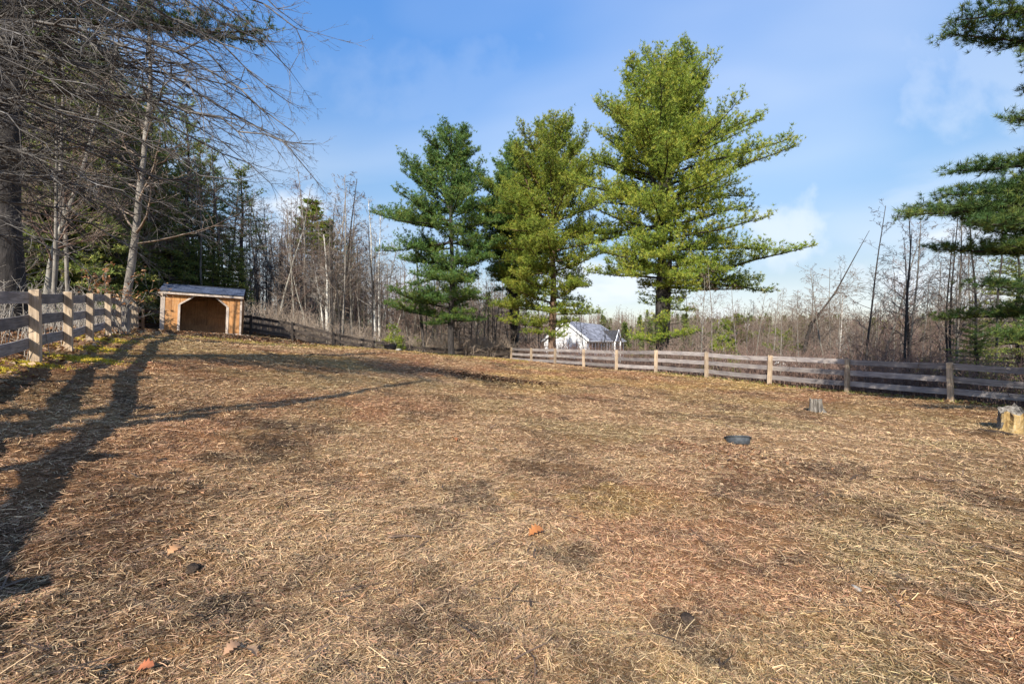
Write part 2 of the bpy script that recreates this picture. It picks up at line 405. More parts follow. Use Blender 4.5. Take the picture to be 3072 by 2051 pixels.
def m_wood(name, stops, grain=(1.2, 1.2, 14), scale=3, v=.18, knots=False, rough=.8):
    """grain runs along the axis with the small mapping scale"""
    m, t, b = nodes(name)
    oi = N(t, 'ShaderNodeObjectInfo')
    tcn = N(t, 'ShaderNodeTexCoord')
    mulr = N(t, 'ShaderNodeVectorMath', operation='ADD')
    cv = N(t, 'ShaderNodeCombineXYZ')
    mm = N(t, 'ShaderNodeMath', operation='MULTIPLY'); mm.inputs[1].default_value = 40
    t.links.new(oi.outputs['Random'], mm.inputs[0])
    for i in range(3): t.links.new(mm.outputs[0], cv.inputs[i])
    t.links.new(tcn.outputs['Object'], mulr.inputs[0]); t.links.new(cv.outputs[0], mulr.inputs[1])
    n = noise(t, scale, 7, .7, vec=mulr.outputs[0], mapscale=grain, dist=.4)
    r = ramp(t, n.outputs['Fac'], stops)
    n2_ = noise(t, 1.6, 3, .6, vec=mulr.outputs[0])
    r2 = ramp(t, n2_.outputs['Fac'], [(.3, (.7, .7, .74)), (.7, (1.15, 1.12, 1.08))])
    c = mixn(t, 1.0, r.outputs[0], r2.outputs[0], 'MULTIPLY')
    if knots:
        vo = N(t, 'ShaderNodeTexVoronoi'); vo.inputs['Scale'].default_value = 1.0
        mpn = N(t, 'ShaderNodeMapping'); mpn.inputs['Scale'].default_value = (3.2, 3.2, 1.6)
        t.links.new(mulr.outputs[0], mpn.inputs[0]); t.links.new(mpn.outputs[0], vo.inputs['Vector'])
        rk = ramp(t, vo.outputs['Distance'], [(.04, (.25, .16, .1)), (.10, (1, 1, 1))])
        c = mixn(t, 1.0, c, rk.outputs[0], 'MULTIPLY')
    t.links.new(hsv_rand(t, c, v), b.inputs['Base Color'])
    bump(t, b, n.outputs['Fac'], .4, .006)
    b.inputs['Roughness'].default_value = rough
    return m
POSTM = m_wood('weathered_post_wood', [(.3, (.22, .155, .10)), (.5, (.43, .335, .235)), (.7, (.60, .49, .36))], (9, 9, .8), 2.5, .28, True)
RAILM = m_wood('grey_board_wood', [(.3, (.13, .115, .108)), (.5, (.26, .235, .225)), (.7, (.42, .39, .37))], (.8, 12, 12), 3, .3)
SHEDM = m_wood('orange_pine_board', [(.3, (.34, .145, .048)), (.5, (.52, .26, .10)), (.7, (.64, .39, .19))], (8, 8, .6), 2.0, .18, True)
SHEDIN = m_wood('stained_inner_board', [(.3, (.27, .16, .085)), (.6, (.48, .31, .18))], (8, 8, .6), 2.0, .2)
DARKM = m_wood('dark_board_wood', [(.3, (.03, .024, .02)), (.5, (.065, .052, .043)), (.7, (.12, .10, .085))], (.8, 12, 12), 3, .2)
TRIMM = m_wood('pale_trim_wood', [(.3, (.33, .27, .22)), (.6, (.55, .47, .40))], (6, 6, 1.0), 2.0, .1)
STUMPM = m_wood('grey_stump_wood', [(.36, (.05, .042, .035)), (.5, (.20, .18, .15)), (.7, (.38, .355, .31))], (6, 6, .9), 3.0, .0)
STUMPY = m_wood('rotten_yellow_wood', [(.36, (.17, .10, .045)), (.5, (.50, .34, .13)), (.72, (.62, .50, .30))], (5, 5, 1.0), 2.5, .0)
def m_flat(name, c, rough=.6, spec=.3, n_scale=12, amt=.25, bmp=0.):
    m, t, b = nodes(name)
    n = noise(t, n_scale, 4, .6)
    r = ramp(t, n.outputs['Fac'], [(.3, tuple(x * (1 - amt) for x in c)), (.7, tuple(min(1, x * (1 + amt)) for x in c))])
    t.links.new(r.outputs[0], b.inputs['Base Color'])
    b.inputs['Roughness'].default_value = rough; b.inputs['Specular IOR Level'].default_value = spec
    if bmp: bump(t, b, n.outputs['Fac'], bmp, .02)
    return m
RUBBER = m_flat('black_rubber', (.035, .038, .045), .5, .4, 14, .4, .2)
RUBBER_G = m_flat('faded_grey_rubber', (.055, .062, .07), .6, .3, 18, .35, .3)
SIDING = m_flat('white_clapboard', (.66, .66, .67), .6, .3, 2, .05)
WTRIM = m_flat('white_trim', (.84, .84, .84), .5, .3, 2, .03)
GLASS = m_flat('dark_window_glass', (.025, .03, .04), .12, .6, 2, .2)
STONE = m_flat('grey_stone', (.32, .30, .27), .9, .2, 22, .4, .5)
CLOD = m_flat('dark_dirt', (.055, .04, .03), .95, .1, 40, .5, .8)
LOGM = m_flat('bleached_log_wood', (.62, .58, .52), .8, .2, 8, .2, .3)
def m_shingle(name, base, bw=.30, bh=.14):
    m, t, b = nodes(name)
    tcn = N(t, 'ShaderNodeTexCoord')
    br = N(t, 'ShaderNodeTexBrick')
    br.inputs['Scale'].default_value = 1.0; br.inputs['Brick Width'].default_value = bw; br.inputs['Row Height'].default_value = bh
    br.inputs['Mortar Size'].default_value = .008; br.inputs['Mortar'].default_value = (*(x * .4 for x in base), 1)
    br.inputs['Color1'].default_value = (*(x * .62 for x in base), 1); br.inputs['Color2'].default_value = (*(x * 1.35 for x in base), 1)
    br.inputs['Bias'].default_value = .0
    t.links.new(tcn.outputs['UV'], br.inputs['Vector'])
    n = noise(t, 7, 4, .7)
    r = ramp(t, n.outputs['Fac'], [(.3, (.75, .75, .75)), (.7, (1.2, 1.2, 1.2))])
    t.links.new(mixn(t, 1.0, br.outputs['Color'], r.outputs[0], 'MULTIPLY'), b.inputs['Base Color'])
    b.inputs['Roughness'].default_value = .8
    bump(t, b, br.outputs['Fac'], -.5, .01)
    return m
SHINGLE = m_shingle('blue_grey_shingle', (.062, .078, .122))
SHINGLE_H = m_shingle('grey_house_shingle', (.25, .25, .28), .9, .4)

# ------------------------------------------------------------------ object helpers
def mesh_np(name, V, F, mat, smooth_=False, attrs=None, uv=None):
    """F: (n,3) or (n,4) int array, or a list of such arrays"""
    me = bpy.data.meshes.new(name)
    Fs = F if isinstance(F, list) else [F]
    Fs = [f for f in Fs if len(f)]
    V = np.ascontiguousarray(V, np.float32)
    me.vertices.add(len(V)); me.vertices.foreach_set('co', V.ravel())
    nl = sum(f.size for f in Fs); npoly = sum(len(f) for f in Fs)
    me.loops.add(nl); me.polygons.add(npoly)
    me.loops.foreach_set('vertex_index', np.concatenate([f.ravel() for f in Fs]).astype(np.int32))
    tot = np.concatenate([np.full(len(f), f.shape[1], np.int32) for f in Fs])
    st = np.r_[0, np.cumsum(tot)[:-1]].astype(np.int32)
    me.polygons.foreach_set('loop_start', st)
    if smooth_:
        me.polygons.foreach_set('use_smooth', np.ones(npoly, bool))
    if attrs:
        for k, a in attrs.items():
            a = np.asarray(a, np.float32)
            if a.ndim == 1:
                at = me.attributes.new(k, 'FLOAT', 'POINT'); at.data.foreach_set('value', a)
            else:
                at = me.attributes.new(k, 'FLOAT_COLOR', 'POINT')
                at.data.foreach_set('color', np.c_[a, np.ones(len(a))].astype(np.float32).ravel())
    me.update(calc_edges=True)
    me.validate()
    if mat: me.materials.append(mat)
    return me
def link(name, me, parent=None, loc=None, rot=None):
    o = bpy.data.objects.new(name, me)
    COL.objects.link(o)
    if parent: o.parent = parent
    if loc is not None: o.location = loc
    if rot is not None: o.rotation_euler = rot
    return o
def tag(o, label=None, cat=None, group=None, kind=None):
    if label: o['label'] = label
    if cat: o['category'] = cat
    if group: o['group'] = group
    if kind: o['kind'] = kind
    return o
def thing(name, label, cat, loc=(0, 0, 0), rz=0, group=None):
    o = bpy.data.objects.new(name, None)
    o.empty_display_size = .3
    COL.objects.link(o)
    o.location = loc; o.rotation_euler = (0, 0, rz)
    return tag(o, label, cat, group)
def copy_tree(o, loc, rz, s=1.0, label=None, group=None, tilt=(0, 0)):
    c = o.copy(); COL.objects.link(c)
    for ch in o.children:
        d = ch.copy(); COL.objects.link(d); d.parent = c
        d.matrix_parent_inverse = ch.matrix_parent_inverse.copy()
    c.location = loc; c.rotation_euler = (tilt[0], tilt[1], rz); c.scale = (s, s, s) if not hasattr(s, '__len__') else s
    if label: c['label'] = label
    if group: c['group'] = group
    return c

def segs_tubes(S, n=3):
    """S: array (k,8) p0,p1,r0,r1 -> verts, quads"""
    S = np.asarray(S, float)
    p0 = S[:, 0:3]; p1 = S[:, 3:6]; r0 = S[:, 6]; r1 = S[:, 7]
    d = p1 - p0; L = np.linalg.norm(d, axis=1, keepdims=True) + 1e-9; d = d / L
    ref = np.where(np.abs(d[:, 2:3]) < .9, np.array([[0, 0, 1.]]), np.array([[1., 0, 0]]))
    u = np.cross(d, ref); u /= np.linalg.norm(u, axis=1, keepdims=True) + 1e-9
    v = np.cross(d, u)
    a = np.arange(n) * 2 * np.pi / n
    ring = u[:, None, :] * np.cos(a)[None, :, None] + v[:, None, :] * np.sin(a)[None, :, None]
    A = p0[:, None, :] + ring * r0[:, None, None]
    B = p1[:, None, :] + ring * r1[:, None, None]
    V = np.concatenate([A, B], 1).reshape(-1, 3)
    k = len(S)
    base = (np.arange(k) * 2 * n)[:, None]
    i = np.arange(n)
    j = (i + 1) % n
    F = np.stack([base + i, base + j, base + n + j, base + n + i], -1).reshape(-1, 4)
    return V, F
def path_tube(pts, rad, n=10, knob=0., seed=0):
    pts = np.asarray(pts, float); k = len(pts)
    rg = np.random.default_rng(seed)
    d = np.gradient(pts, axis=0); d /= np.linalg.norm(d, axis=1, keepdims=True) + 1e-9
    u = np.cross(d, np.array([0.3, 1, 0.1])); u /= np.linalg.norm(u, axis=1, keepdims=True)
    v = np.cross(d, u)
    a = np.arange(n) * 2 * np.pi / n
    rr = np.asarray(rad)[:, None] * (1 + knob * (rg.random((k, n)) - .5) * 2)
    V = (pts[:, None, :] + (u[:, None, :] * np.cos(a)[None, :, None] + v[:, None, :] * np.sin(a)[None, :, None]) * rr[:, :, None]).reshape(-1, 3)
    F = []
    for i in range(k - 1):
        for j in range(n):
            F.append((i * n + j, i * n + (j + 1) % n, (i + 1) * n + (j + 1) % n, (i + 1) * n + j))
    F = np.array(F)
    V = np.r_[V, pts[-1:]]
    c = len(V) - 1
    T = np.array([((k - 1) * n + j, (k - 1) * n + (j + 1) % n, c) for j in range(n)])
    return V, [F, T]

def box_bm(bm, x0, x1, y0, y1, z0, z1, bev=0.0, M=None):
    r = bmesh.ops.create_cube(bm, size=1)
    vs = r['verts']
    for v in vs:
        v.co = Vector(((x0 + x1) / 2 + v.co.x * (x1 - x0), (y0 + y1) / 2 + v.co.y * (y1 - y0), (z0 + z1) / 2 + v.co.z * (z1 - z0)))
    if bev:
        es = list({e_ for v in vs for e_ in v.link_edges})
        rb = bmesh.ops.bevel(bm, geom=es, offset=bev, segments=1, affect='EDGES')
        vs = list({v for f in rb['faces'] for v in f.verts} | {v for v in vs if v.is_valid})
    if M is not None:
        bmesh.ops.transform(bm, matrix=M, verts=[v for v in vs if v.is_valid])
    return vs
def bm_obj(name, bm, mat, parent=None, loc=None, rot=None):
    me = bpy.data.meshes.new(name)
    bm.normal_update(); bm.to_mesh(me); bm.free()
    if mat: me.materials.append(mat)
    return link(name, me, parent, loc, rot)
def box_obj(name, mat, parent, x0, x1, y0, y1, z0, z1, bev=.006):
    bm = bmesh.new(); box_bm(bm, x0, x1, y0, y1, z0, z1, bev)
    return bm_obj(name, bm, mat, parent)

# ------------------------------------------------------------------ GROUND
def axis(lo, hi, fine, far):
    """dense round 0, stretching outwards"""
    out_ = [0.0]
    v = 0.0
    while v < hi:
        v += fine + max(0, v - 5) * .018 + (max(0, v - 60) * .05); out_.append(v)
    neg = []
    v = 0.0
    while v > lo:
        v -= fine + max(0, -v - 5) * .018 + (max(0, -v - 60) * .05); neg.append(v)
    return np.array(neg[::-1] + out_)
gx = axis(-700, 700, .055, 0)
gy = np.concatenate([-np.array([400, 250, 150, 90, 50, 30, 20, 14, 10, 7, 5, 4, 3, 2, 1.2, .6]), axis(-.01, 900, .055, 0)])
gy = np.unique(gy)
X, Y = np.meshgrid(gx, gy)
Z = HT(X, Y)
V = np.stack([X, Y, Z], -1).reshape(-1, 3)
nx, ny = len(gx), len(gy)
ii = (np.arange(ny - 1)[:, None] * nx + np.arange(nx - 1)[None, :]).ravel()
F = np.stack([ii, ii + 1, ii + nx + 1, ii + nx], -1)
hc = np.concatenate([gcol(V[i:i + 60000, 0], V[i:i + 60000, 1]) for i in range(0, len(V), 60000)])
ground = link('ground', mesh_np('ground', V, F, GROUND, True, {'hue': hc}))
tag(ground, kind='structure')

# ------------------------------------------------------------------ STRAW (uncountable): flat stems lying on the soil
def lay(n, rmin, rmax, wf, lf, seed, pale=.25, lift=.012, ang=70, seg=1, inside_=True, colf=None, tilt=.16):
    g = np.random.default_rng(seed)
    r = np.exp(g.uniform(math.log(rmin), math.log(rmax), n)); a = np.radians(g.uniform(-ang, ang, n))
    x = r * np.sin(a); y = r * np.cos(a)
    k = inside(x, y) if inside_ else ~inside(x, y)
    if inside_: k &= g.random(len(x)) > .45 * smooth(.52, .68, fbm(x, y, .8, 4, 91)) + .0
    x, y, r = x[k], y[k], r[k]; n = len(x)
    z = HT(x, y)
    flow = (fbm(x, y, 1.3, 2, 41) - .5) * 5.5 + .9
    th = np.where(g.random(n) < .25, flow + g.normal(0, .6, n), g.uniform(0, math.pi * 2, n))
    L = lf(r) * g.uniform(.35, 1.25, n); Wd = wf(r) * g.uniform(.6, 1.3, n)
    el = g.normal(0, tilt, n)
    d = np.stack([np.cos(th) * np.cos(el), np.sin(th) * np.cos(el), np.sin(el)], -1)
    s = np.stack([-np.sin(th), np.cos(th), g.normal(0, .35, n)], -1)
    c = np.stack([x, y, z + lift * g.random(n) + np.abs(np.sin(el)) * L * .5 + .003], -1)
    col = gcol(x, y)
    lum = g.random(n)
    mulc = np.where(lum < pale, g.uniform(1.35, 2.0, n), g.uniform(.25, 1.2, n))
    colr = col * mulc[:, None] * (1 + g.normal(0, .06, (n, 3)))
    pa = (lum < pale)
    colr[pa] = colr[pa] * .5 + np.array((.64, .48, .28)) * .5 * g.uniform(.75, 1.15, (pa.sum(), 1))
    colr = np.clip(colr, .015, .86)
    if colf is not None: colr = colf(colr, g)
    h = d * L[:, None] / 2; sw = s * Wd[:, None] / 2
    if seg == 1:
        V = np.stack([c - h - sw, c + h - sw, c + h + sw, c - h + sw], 1).reshape(-1, 3)
        F = np.arange(n * 4).reshape(-1, 4)
        return V, F, np.repeat(colr, 4, 0)
    bend = s * (g.normal(0, .022, n) * L)[:, None] + np.array([0, 0, 1.]) * (g.random(n) * .03 * L)[:, None]
    m = c + bend
    V = np.stack([c - h - sw, m - sw, c + h - sw, c + h + sw, m + sw, c - h + sw], 1).reshape(-1, 3)
    b = (np.arange(n) * 6)[:, None]
    F = np.concatenate([b + np.array([[0, 1, 4, 5]]), b + np.array([[1, 2, 3, 4]])])
    return V, F, np.repeat(colr, 6, 0)
def join(parts):
    Vs, Fs, Cs = [], [], []; o = 0
    for V, F, C in parts:
        Vs.append(V); Fs.append(F + o); Cs.append(C); o += len(V)
    return np.concatenate(Vs), np.concatenate(Fs), np.concatenate(Cs)
pt = [lay(800000, 1.3, 34, lambda r: .0011 + .0005 * r, lambda r: .026 + .0056 * r, 1, .20),
      lay(120000, 1.3, 12, lambda r: .0012 + .00045 * r, lambda r: .042 + .006 * r, 2, .24, .02, seg=2)]
V, F, C = join(pt)
tag(link('straw_litter', mesh_np('straw_litter', V, F, STRAW, False, {'hue': C})), 'trampled dry hay and straw matted over the paddock soil', 'straw', kind='stuff')
V, F, C = lay(650, 1.3, 8, lambda r: .0026 + .0004 * r, lambda r: .095 + .012 * r, 3, 1.0, .03, seg=2, tilt=.14)
tag(link('pale_straw', mesh_np('pale_straw', V, F, STRAW, False, {'hue': np.clip(C * 1.1, 0, .85)})), 'longer pale straw stems scattered on top of the matted hay', 'straw', kind='stuff')

V, F, C = lay(420, 1.6, 16, lambda r: .006 + .0008 * r, lambda r: .15 + .012 * r, 4, 1.0, .03, seg=2, tilt=.12, colf=lambda c, g: np.array([[.10, .065, .045]]) * g.uniform(.5, 1.6, (len(c), 1)))
tag(link('twig_litter', mesh_np('twig_litter', V, F, STRAW, False, {'hue': C})), 'small dark twigs scattered through the straw', 'twigs', kind='stuff')

# leaf litter: small curled leaf faces
def leaves_at(x, y, z, size, col, g, curl=.5):
    n = len(x)
    th = g.uniform(0, 6.283, n); ti = g.normal(0, .45, n)
    d = np.stack([np.cos(th), np.sin(th), np.sin(ti)], -1); s = np.stack([-np.sin(th), np.cos(th), g.normal(0, .45, n)], -1)
    c = np.stack([x, y, z + .012 + size * .3 * g.random(n)], -1)
    L = (size * g.uniform(.6, 1.3, n))[:, None]
    up = np.array([[0, 0, 1.]]) * (L * curl * g.random((n, 1)) * .4)
    V = np.stack([c - d * L * .5, c - s * L * .28 + up, c + d * L * .5, c + s * L * .28 + up], 1).reshape(-1, 3)
    b = (np.arange(n) * 4)[:, None]
    F = np.concatenate([b + np.array([[0, 1, 2]]), b + np.array([[0, 2, 3]])])
    return V, F, np.repeat(col, 4, 0)
LC = np.array([(.34, .17, .08), (.26, .13, .07), (.45, .28, .15), (.17, .09, .055), (.52, .36, .22)])
def litter(n, sampler, size, seed, bright=1.):
    g = np.random.default_rng(seed)
    x, y = sampler(g, n)
    z = HT(x, y)
    col = LC[g.integers(0, len(LC), len(x))] * g.uniform(.6, 1.25, (len(x), 1)) * bright
    sz = np.full(len(x), size) * (1 + np.hypot(x, y) / 60)
    return leaves_at(x, y, z, sz, np.clip(col, 0, .8), g)
def s_left(g, n):
    t = g.uniform(0, 1, n) ** 1.0
    px = np.interp(t, np.linspace(0, 1, len(LEFT)), [p[0] for p in LEFT]); py = np.interp(t, np.linspace(0, 1, len(LEFT)), [p[1] for p in LEFT])
    o = g.exponential(4.5, n) + .15
    return px - .83 * o + g.normal(0, .4, n), py - .56 * o + g.normal(0, .4, n)
def s_right(g, n):
    t = g.uniform(0, 1, n)
    px = np.interp(t, np.linspace(0, 1, len(RIGHT)), [p[0] for p in RIGHT]); py = np.interp(t, np.linspace(0, 1, len(RIGHT)), [p[1] for p in RIGHT])
    o = g.exponential(5, n) - .2
    return px + .86 * o, py + .51 * o
def s_back(g, n):
    t = g.uniform(0, 1, n)
    px = np.interp(t, np.linspace(0, 1, len(BACK)), [p[0] for p in BACK]); py = np.interp(t, np.linspace(0, 1, len(BACK)), [p[1] for p in BACK])
    o = g.exponential(8, n) + .1
    return px + .3 * o, py + .95 * o
V, F, C = join([litter(30000, s_left, .10, 5), litter(16000, s_right, .11, 6, .8), litter(16000, s_back, .14, 7)])
tag(link('leaf_litter', mesh_np('leaf_litter', V, F, LEAFM, False, {'hue': C})), 'brown fallen leaves covering the woodland floor outside the fences', 'leaves', kind='stuff')
def s_shed(g, n):
    return g.normal(-16.2, 2.6, n), g.normal(24.4, .95, n)
def s_mid(g, n):
    a = g.normal(-.8, .9, n); return a, 15.6 - .25 * a + g.normal(0, .35, n)
def s_tub(g, n):
    return g.normal(3.2, .45, n), g.normal(6.3, .55, n)
V, F, C = join([litter(5200, s_shed, .11, 8, .75), litter(900, s_mid, .09, 9, .35), litter(500, s_tub, .05, 10, 1.0)])
tag(link('trodden_leaves', mesh_np('trodden_leaves', V, F, LEAFM, False, {'hue': C})), 'dark trodden leaves and manure churned up in front of the shelter', 'leaves', kind='stuff')

# grass / moss blades where the soil is green
def blades(n, sampler, h, col, seed, w=.006):
    g = np.random.default_rng(seed)
    x, y = sampler(g, n)
    z = HT(x, y); n = len(x)
    th = g.uniform(0, 6.283, n); r = np.hypot(x, y)
    ww = (w + .0006 * r)[:, None]
    s = np.stack([np.cos(th), np.sin(th), 0 * th], -1) * ww
    lean = np.stack([g.normal(0, .5, n), g.normal(0, .5, n), np.ones(n)], -1); hh = (h * g.uniform(.4, 1.3, n))[:, None]
    b = np.stack([x, y, z], -1)
    V = np.stack([b - s, b + s, b + lean * hh], 1).reshape(-1, 3)
    c = np.array(col)[None] * g.uniform(.6, 1.3, (n, 1)) * (1 + g.normal(0, .08, (n, 3)))
    return V, np.arange(n * 3).reshape(-1, 3), np.repeat(np.clip(c, .01, .8), 3, 0)
def s_blob(cx, cy, rx, ry): return lambda g, n: (g.normal(cx, rx, n), g.normal(cy, ry, n))
gr = []
for k, (bx, by, rx, ry, col, s) in enumerate(BLOBS):
    if s > .55 and (col is MOS or np.allclose(col, MOS * .9)):
        gr.append(blades(2200, s_blob(bx, by, rx * .45, ry * .45), .035, (.58, .46, .06), 50 + k))
def s_crest(g, n):
    x = g.uniform(-15, 1, n); return x, 24.5 - .62 * (x + 11) * -1 * .8 + g.normal(0, 2.0, n)
def s_rfence(g, n):
    t = g.uniform(0, 1, n)
    px = np.interp(t, np.linspace(0, 1, len(RIGHT)), [p[0] for p in RIGHT]); py = np.interp(t, np.linspace(0, 1, len(RIGHT)), [p[1] for p in RIGHT])
    return px + g.normal(.25, .3, n), py + g.normal(.15, .3, n)
gr.append(blades(14000, s_crest, .05, (.42, .34, .09), 80, .008))
gr.append(blades(9000, s_rfence, .10, (.30, .29, .09), 81, .006))
V, F, C = join(gr)
tag(link('grass', mesh_np('grass', V, F, GRASSM, False, {'hue': C})), 'short yellow-green grass and moss along the fence lines', 'grass', kind='stuff')

# ------------------------------------------------------------------ FENCES
POST_H = 1.30
def post_mesh(seed):
    bm = bmesh.new()
    box_bm(bm, -.07, .07, -.07, .07, -.35, POST_H, .007)
    g = random.Random(seed)
    for v in bm.verts:
        if v.co.z > 1: v.co.z += v.co.x * g.uniform(-.15, .15) + v.co.y * g.uniform(-.1, .1)
    me = bpy.data.meshes.new('post'); bm.to_mesh(me); bm.free(); me.materials.append(POSTM)
    return me
PM = [post_mesh(i) for i in range(4)]
PMD = [post_mesh(i + 4) for i in range(4)]
for _m in PMD: _m.materials[0] = DARKM
def fence(pts, label, side, rz, group=None, skip=(), post_first=True, post_last=True, rail_z=(1.165, .755, .345), rm=None, pm=None):
    """side = +1/-1: which side of the posts the boards are nailed on (left/right of the travel direction)"""
    b = thing('board_fence', label, 'fence', (pts[0][0], pts[0][1], hz(*pts[0])))
    O = Vector(b.location)
    zs = [hz(*p) for p in pts]
    for i, p in enumerate(pts):
        if (i == 0 and not post_first) or (i == len(pts) - 1 and not post_last): continue
        if i < len(pts) - 1: d = Vector((pts[i + 1][0] - p[0], pts[i + 1][1] - p[1]))
        else: d = Vector((p[0] - pts[i - 1][0], p[1] - pts[i - 1][1]))
        o = link('post', (pm or PM)[i % 4], b, Vector((p[0], p[1], zs[i])) - O)
        o.rotation_euler = (rnd.uniform(-.03, .03), rnd.uniform(-.03, .03), math.atan2(d.y, d.x) + rnd.uniform(-.04, .04) + (math.pi / 2) * rnd.randint(0, 3))
        p_z = zs[i]
    for i in range(len(pts) - 1):
        if i in skip: continue
        a = Vector((pts[i][0], pts[i][1], 0)); c = Vector((pts[i + 1][0], pts[i + 1][1], 0))
        d = (c - a); L = d.length; d.normalize()
        nrm = Vector((-d.y, d.x, 0)) * side
        for k, h in enumerate(rail_z):
            za_ = zs[i] + h + rnd.uniform(-.012, .012); zb_ = zs[i + 1] + h + rnd.uniform(-.012, .012)
            A = a + nrm * (.0885 + .0) + Vector((0, 0, za_)); B = c + nrm * .0885 + Vector((0, 0, zb_))
            A += d * .004; B -= d * .004
            dd = (B - A); LL = dd.length
            bm = bmesh.new()
            box_bm(bm, 0, LL, -.0165, .0165, -.098, .098, .003)
            # a little warp
            es = [e_ for e_ in bm.edges if abs((e_.verts[0].co - e_.verts[1].co).x) > LL * .5]
            bmesh.ops.subdivide_edges(bm, edges=es, cuts=3, use_grid_fill=True)
            sag = rnd.uniform(-.028, .008)
            for v in bm.verts:
                t = v.co.x / LL; v.co.z += sag * 4 * t * (1 - t)
            M = dd.normalized().to_track_quat('X', 'Z').to_matrix().to_4x4()
            o = bm_obj('rail', bm, rm or RAILM, b, A - O)
            o.rotation_euler = M.to_euler()
    return b
fence(LEFT, 'three-rail board fence on the left with striped shadows across its tan posts', 1, 0)
fence(BACK, 'dark three-rail board fence along the woods behind the shelter', 1, 0, post_first=False, post_last=False, rm=DARKM, pm=PMD)
fence(RIGHT, 'long grey three-rail board fence running past the stumps and the white house', 1, 0)

# ------------------------------------------------------------------ SHELTER
def shelter():
    d = Vector((.885, .466, 0)).normalized()
    ang = math.atan2(d.y, d.x)
    s = thing('run_in_shelter', 'small open-fronted wooden animal shelter with a blue-grey shingled roof', 'shelter', (-19.9, 25.7, 2.19), 0)
    s.rotation_euler = (0, math.radians(1.9), ang)
    Wd, Dp = 3.94, 2.5
    Hf, Hb = 2.30, 2.30
    # floor skids
    box_obj('skid', TRIMM, s, -.02, Wd + .02, -.03, .09, -.12, .03)
    box_obj('skid', TRIMM, s, -.02, Wd + .02, Dp - .1, Dp + .02, -.12, .03)
    box_obj('skid', TRIMM, s, 3.05, Wd + .45, -.16, -.05, -.13, -.04)
    # front wall boards, cut to the clipped opening
    def cutz(x):
        """lower edge of the wall above the opening"""
        if x <= .913 or x >= 3.16: return .03
        if x < 1.67: return 1.60 + (x - .913) / (1.67 - .913) * .55
        if x > 2.52: return 2.15 - (x - 2.52) / (3.16 - 2.52) * .55
        return 2.15
    fw = thing('front_wall', None, None); fw.parent = s
    edges = [.20, .50, .913, 1.20, 1.45, 1.67, 2.10, 2.52, 2.74, 2.95, 3.16, 3.30, 3.55, Wd - .09]
    bm = bmesh.new()
    for x0, x1 in zip(edges[:-1], edges[1:]):
        g = .006
        a, b_ = x0 + g, x1 - g
        z0a, z0b = cutz(a + 1e-4), cutz(b_ - 1e-4)
        if x0 >= 3.16: z0a = z0b = .03
        y0, y1 = rnd.uniform(-.002, .003), .022
        vs = [bm.verts.new(q) for q in ((a, y0, z0a), (b_, y0, z0b), (b_, y0, Hf), (a, y0, Hf), (a, y1, z0a), (b_, y1, z0b), (b_, y1, Hf), (a, y1, Hf))]
        for f in ((0, 1, 2, 3), (5, 4, 7, 6), (0, 4, 5, 1), (3, 2, 6, 7), (0, 3, 7, 4), (1, 5, 6, 2)): bm.faces.new([vs[i] for i in f])
    bmesh.ops.recalc_face_normals(bm, faces=bm.faces)
    bpy.data.objects.remove(fw)
    bm_obj('front_wall', bm, SHEDM, s)
    # battens behind front wall so gaps read dark
    for x0, x1, z0, z1 in ((.20, .90, .03, Hf - .02), (3.18, Wd - .1, .03, Hf - .02), (.9, 3.2, 2.17, Hf - .02)):
        box_obj('inner_frame', SHEDIN, s, x0, x1, .026, .06, z0, z1, .002)
    # trims
    box_obj('corner_board', TRIMM, s, -.012, .19, -.022, .024, 0, Hf, .003)
    box_obj('corner_board', TRIMM, s, Wd - .085, Wd + .014, -.022, .024, 0, Hf, .003)
    def bar(name, x0, z0, x1, z1, w):
        bm = bmesh.new()
        L = math.hypot(x1 - x0, z1 - z0)
        box_bm(bm, 0, L, -.03, -.006, -w / 2, w / 2, .002)
        o = bm_obj(name, bm, TRIMM, s, (x0, 0, z0)); o.rotation_euler = (0, -math.atan2(z1 - z0, x1 - x0), 0)
    box_obj('opening_trim', TRIMM, s, .80, .915, -.027, -.004, .03, 1.60, .002)
    box_obj('opening_trim', TRIMM, s, 3.155, 3.285, -.027, -.004, .03, 1.60, .002)
    bar('opening_trim', .87, 1.61, 1.64, 2.185, .09); bar('opening_trim', 2.55, 2.185, 3.21, 1.61, .09)
    # side and back walls
    for x in (0, Wd - .03):
        bm = bmesh.new()
        n = 8
        for i in range(n):
            y0, y1 = .03 + i * (Dp - .03) / n, .03 + (i + 1) * (Dp - .03) / n - .005
            zt = Hf - .01
            def gz(y): return Hf + (1 - abs(y - Dp / 2) / (Dp / 2)) * .56
            vs = [bm.verts.new(q) for q in ((x, y0, 0), (x, y1, 0), (x, y1, gz(y1)), (x, y0, gz(y0)), (x + .03, y0, 0), (x + .03, y1, 0), (x + .03, y1, gz(y1)), (x + .03, y0, gz(y0)))]
            for f in ((0, 1, 2, 3), (5, 4, 7, 6), (0, 4, 5, 1), (3, 2, 6, 7), (0, 3, 7, 4), (1, 5, 6, 2)): bm.faces.new([vs[i_] for i_ in f])
        bmesh.ops.recalc_face_normals(bm, faces=bm.faces)
        bm_obj('side_wall', bm, SHEDM, s)
    bm = bmesh.new()
    x = .03
    while x < Wd - .05:
        x1 = min(x + .62, Wd - .03); box_bm(bm, x + .004, x1 - .004, Dp - .03, Dp - .008, .0, Hb, 0); x = x1
    bm_obj('back_wall', bm, SHEDIN, s)
    for z in (.95, 2.0): box_obj('back_rail', SHEDIN, s, .04, Wd - .04, Dp - .10, Dp - .034, z, z + .13, .003)
    for xx in (.66, 1.9, 3.15): box_obj('stud', SHEDIN, s, xx, xx + .09, Dp - .14, Dp - .104, .0, Hb, .003)
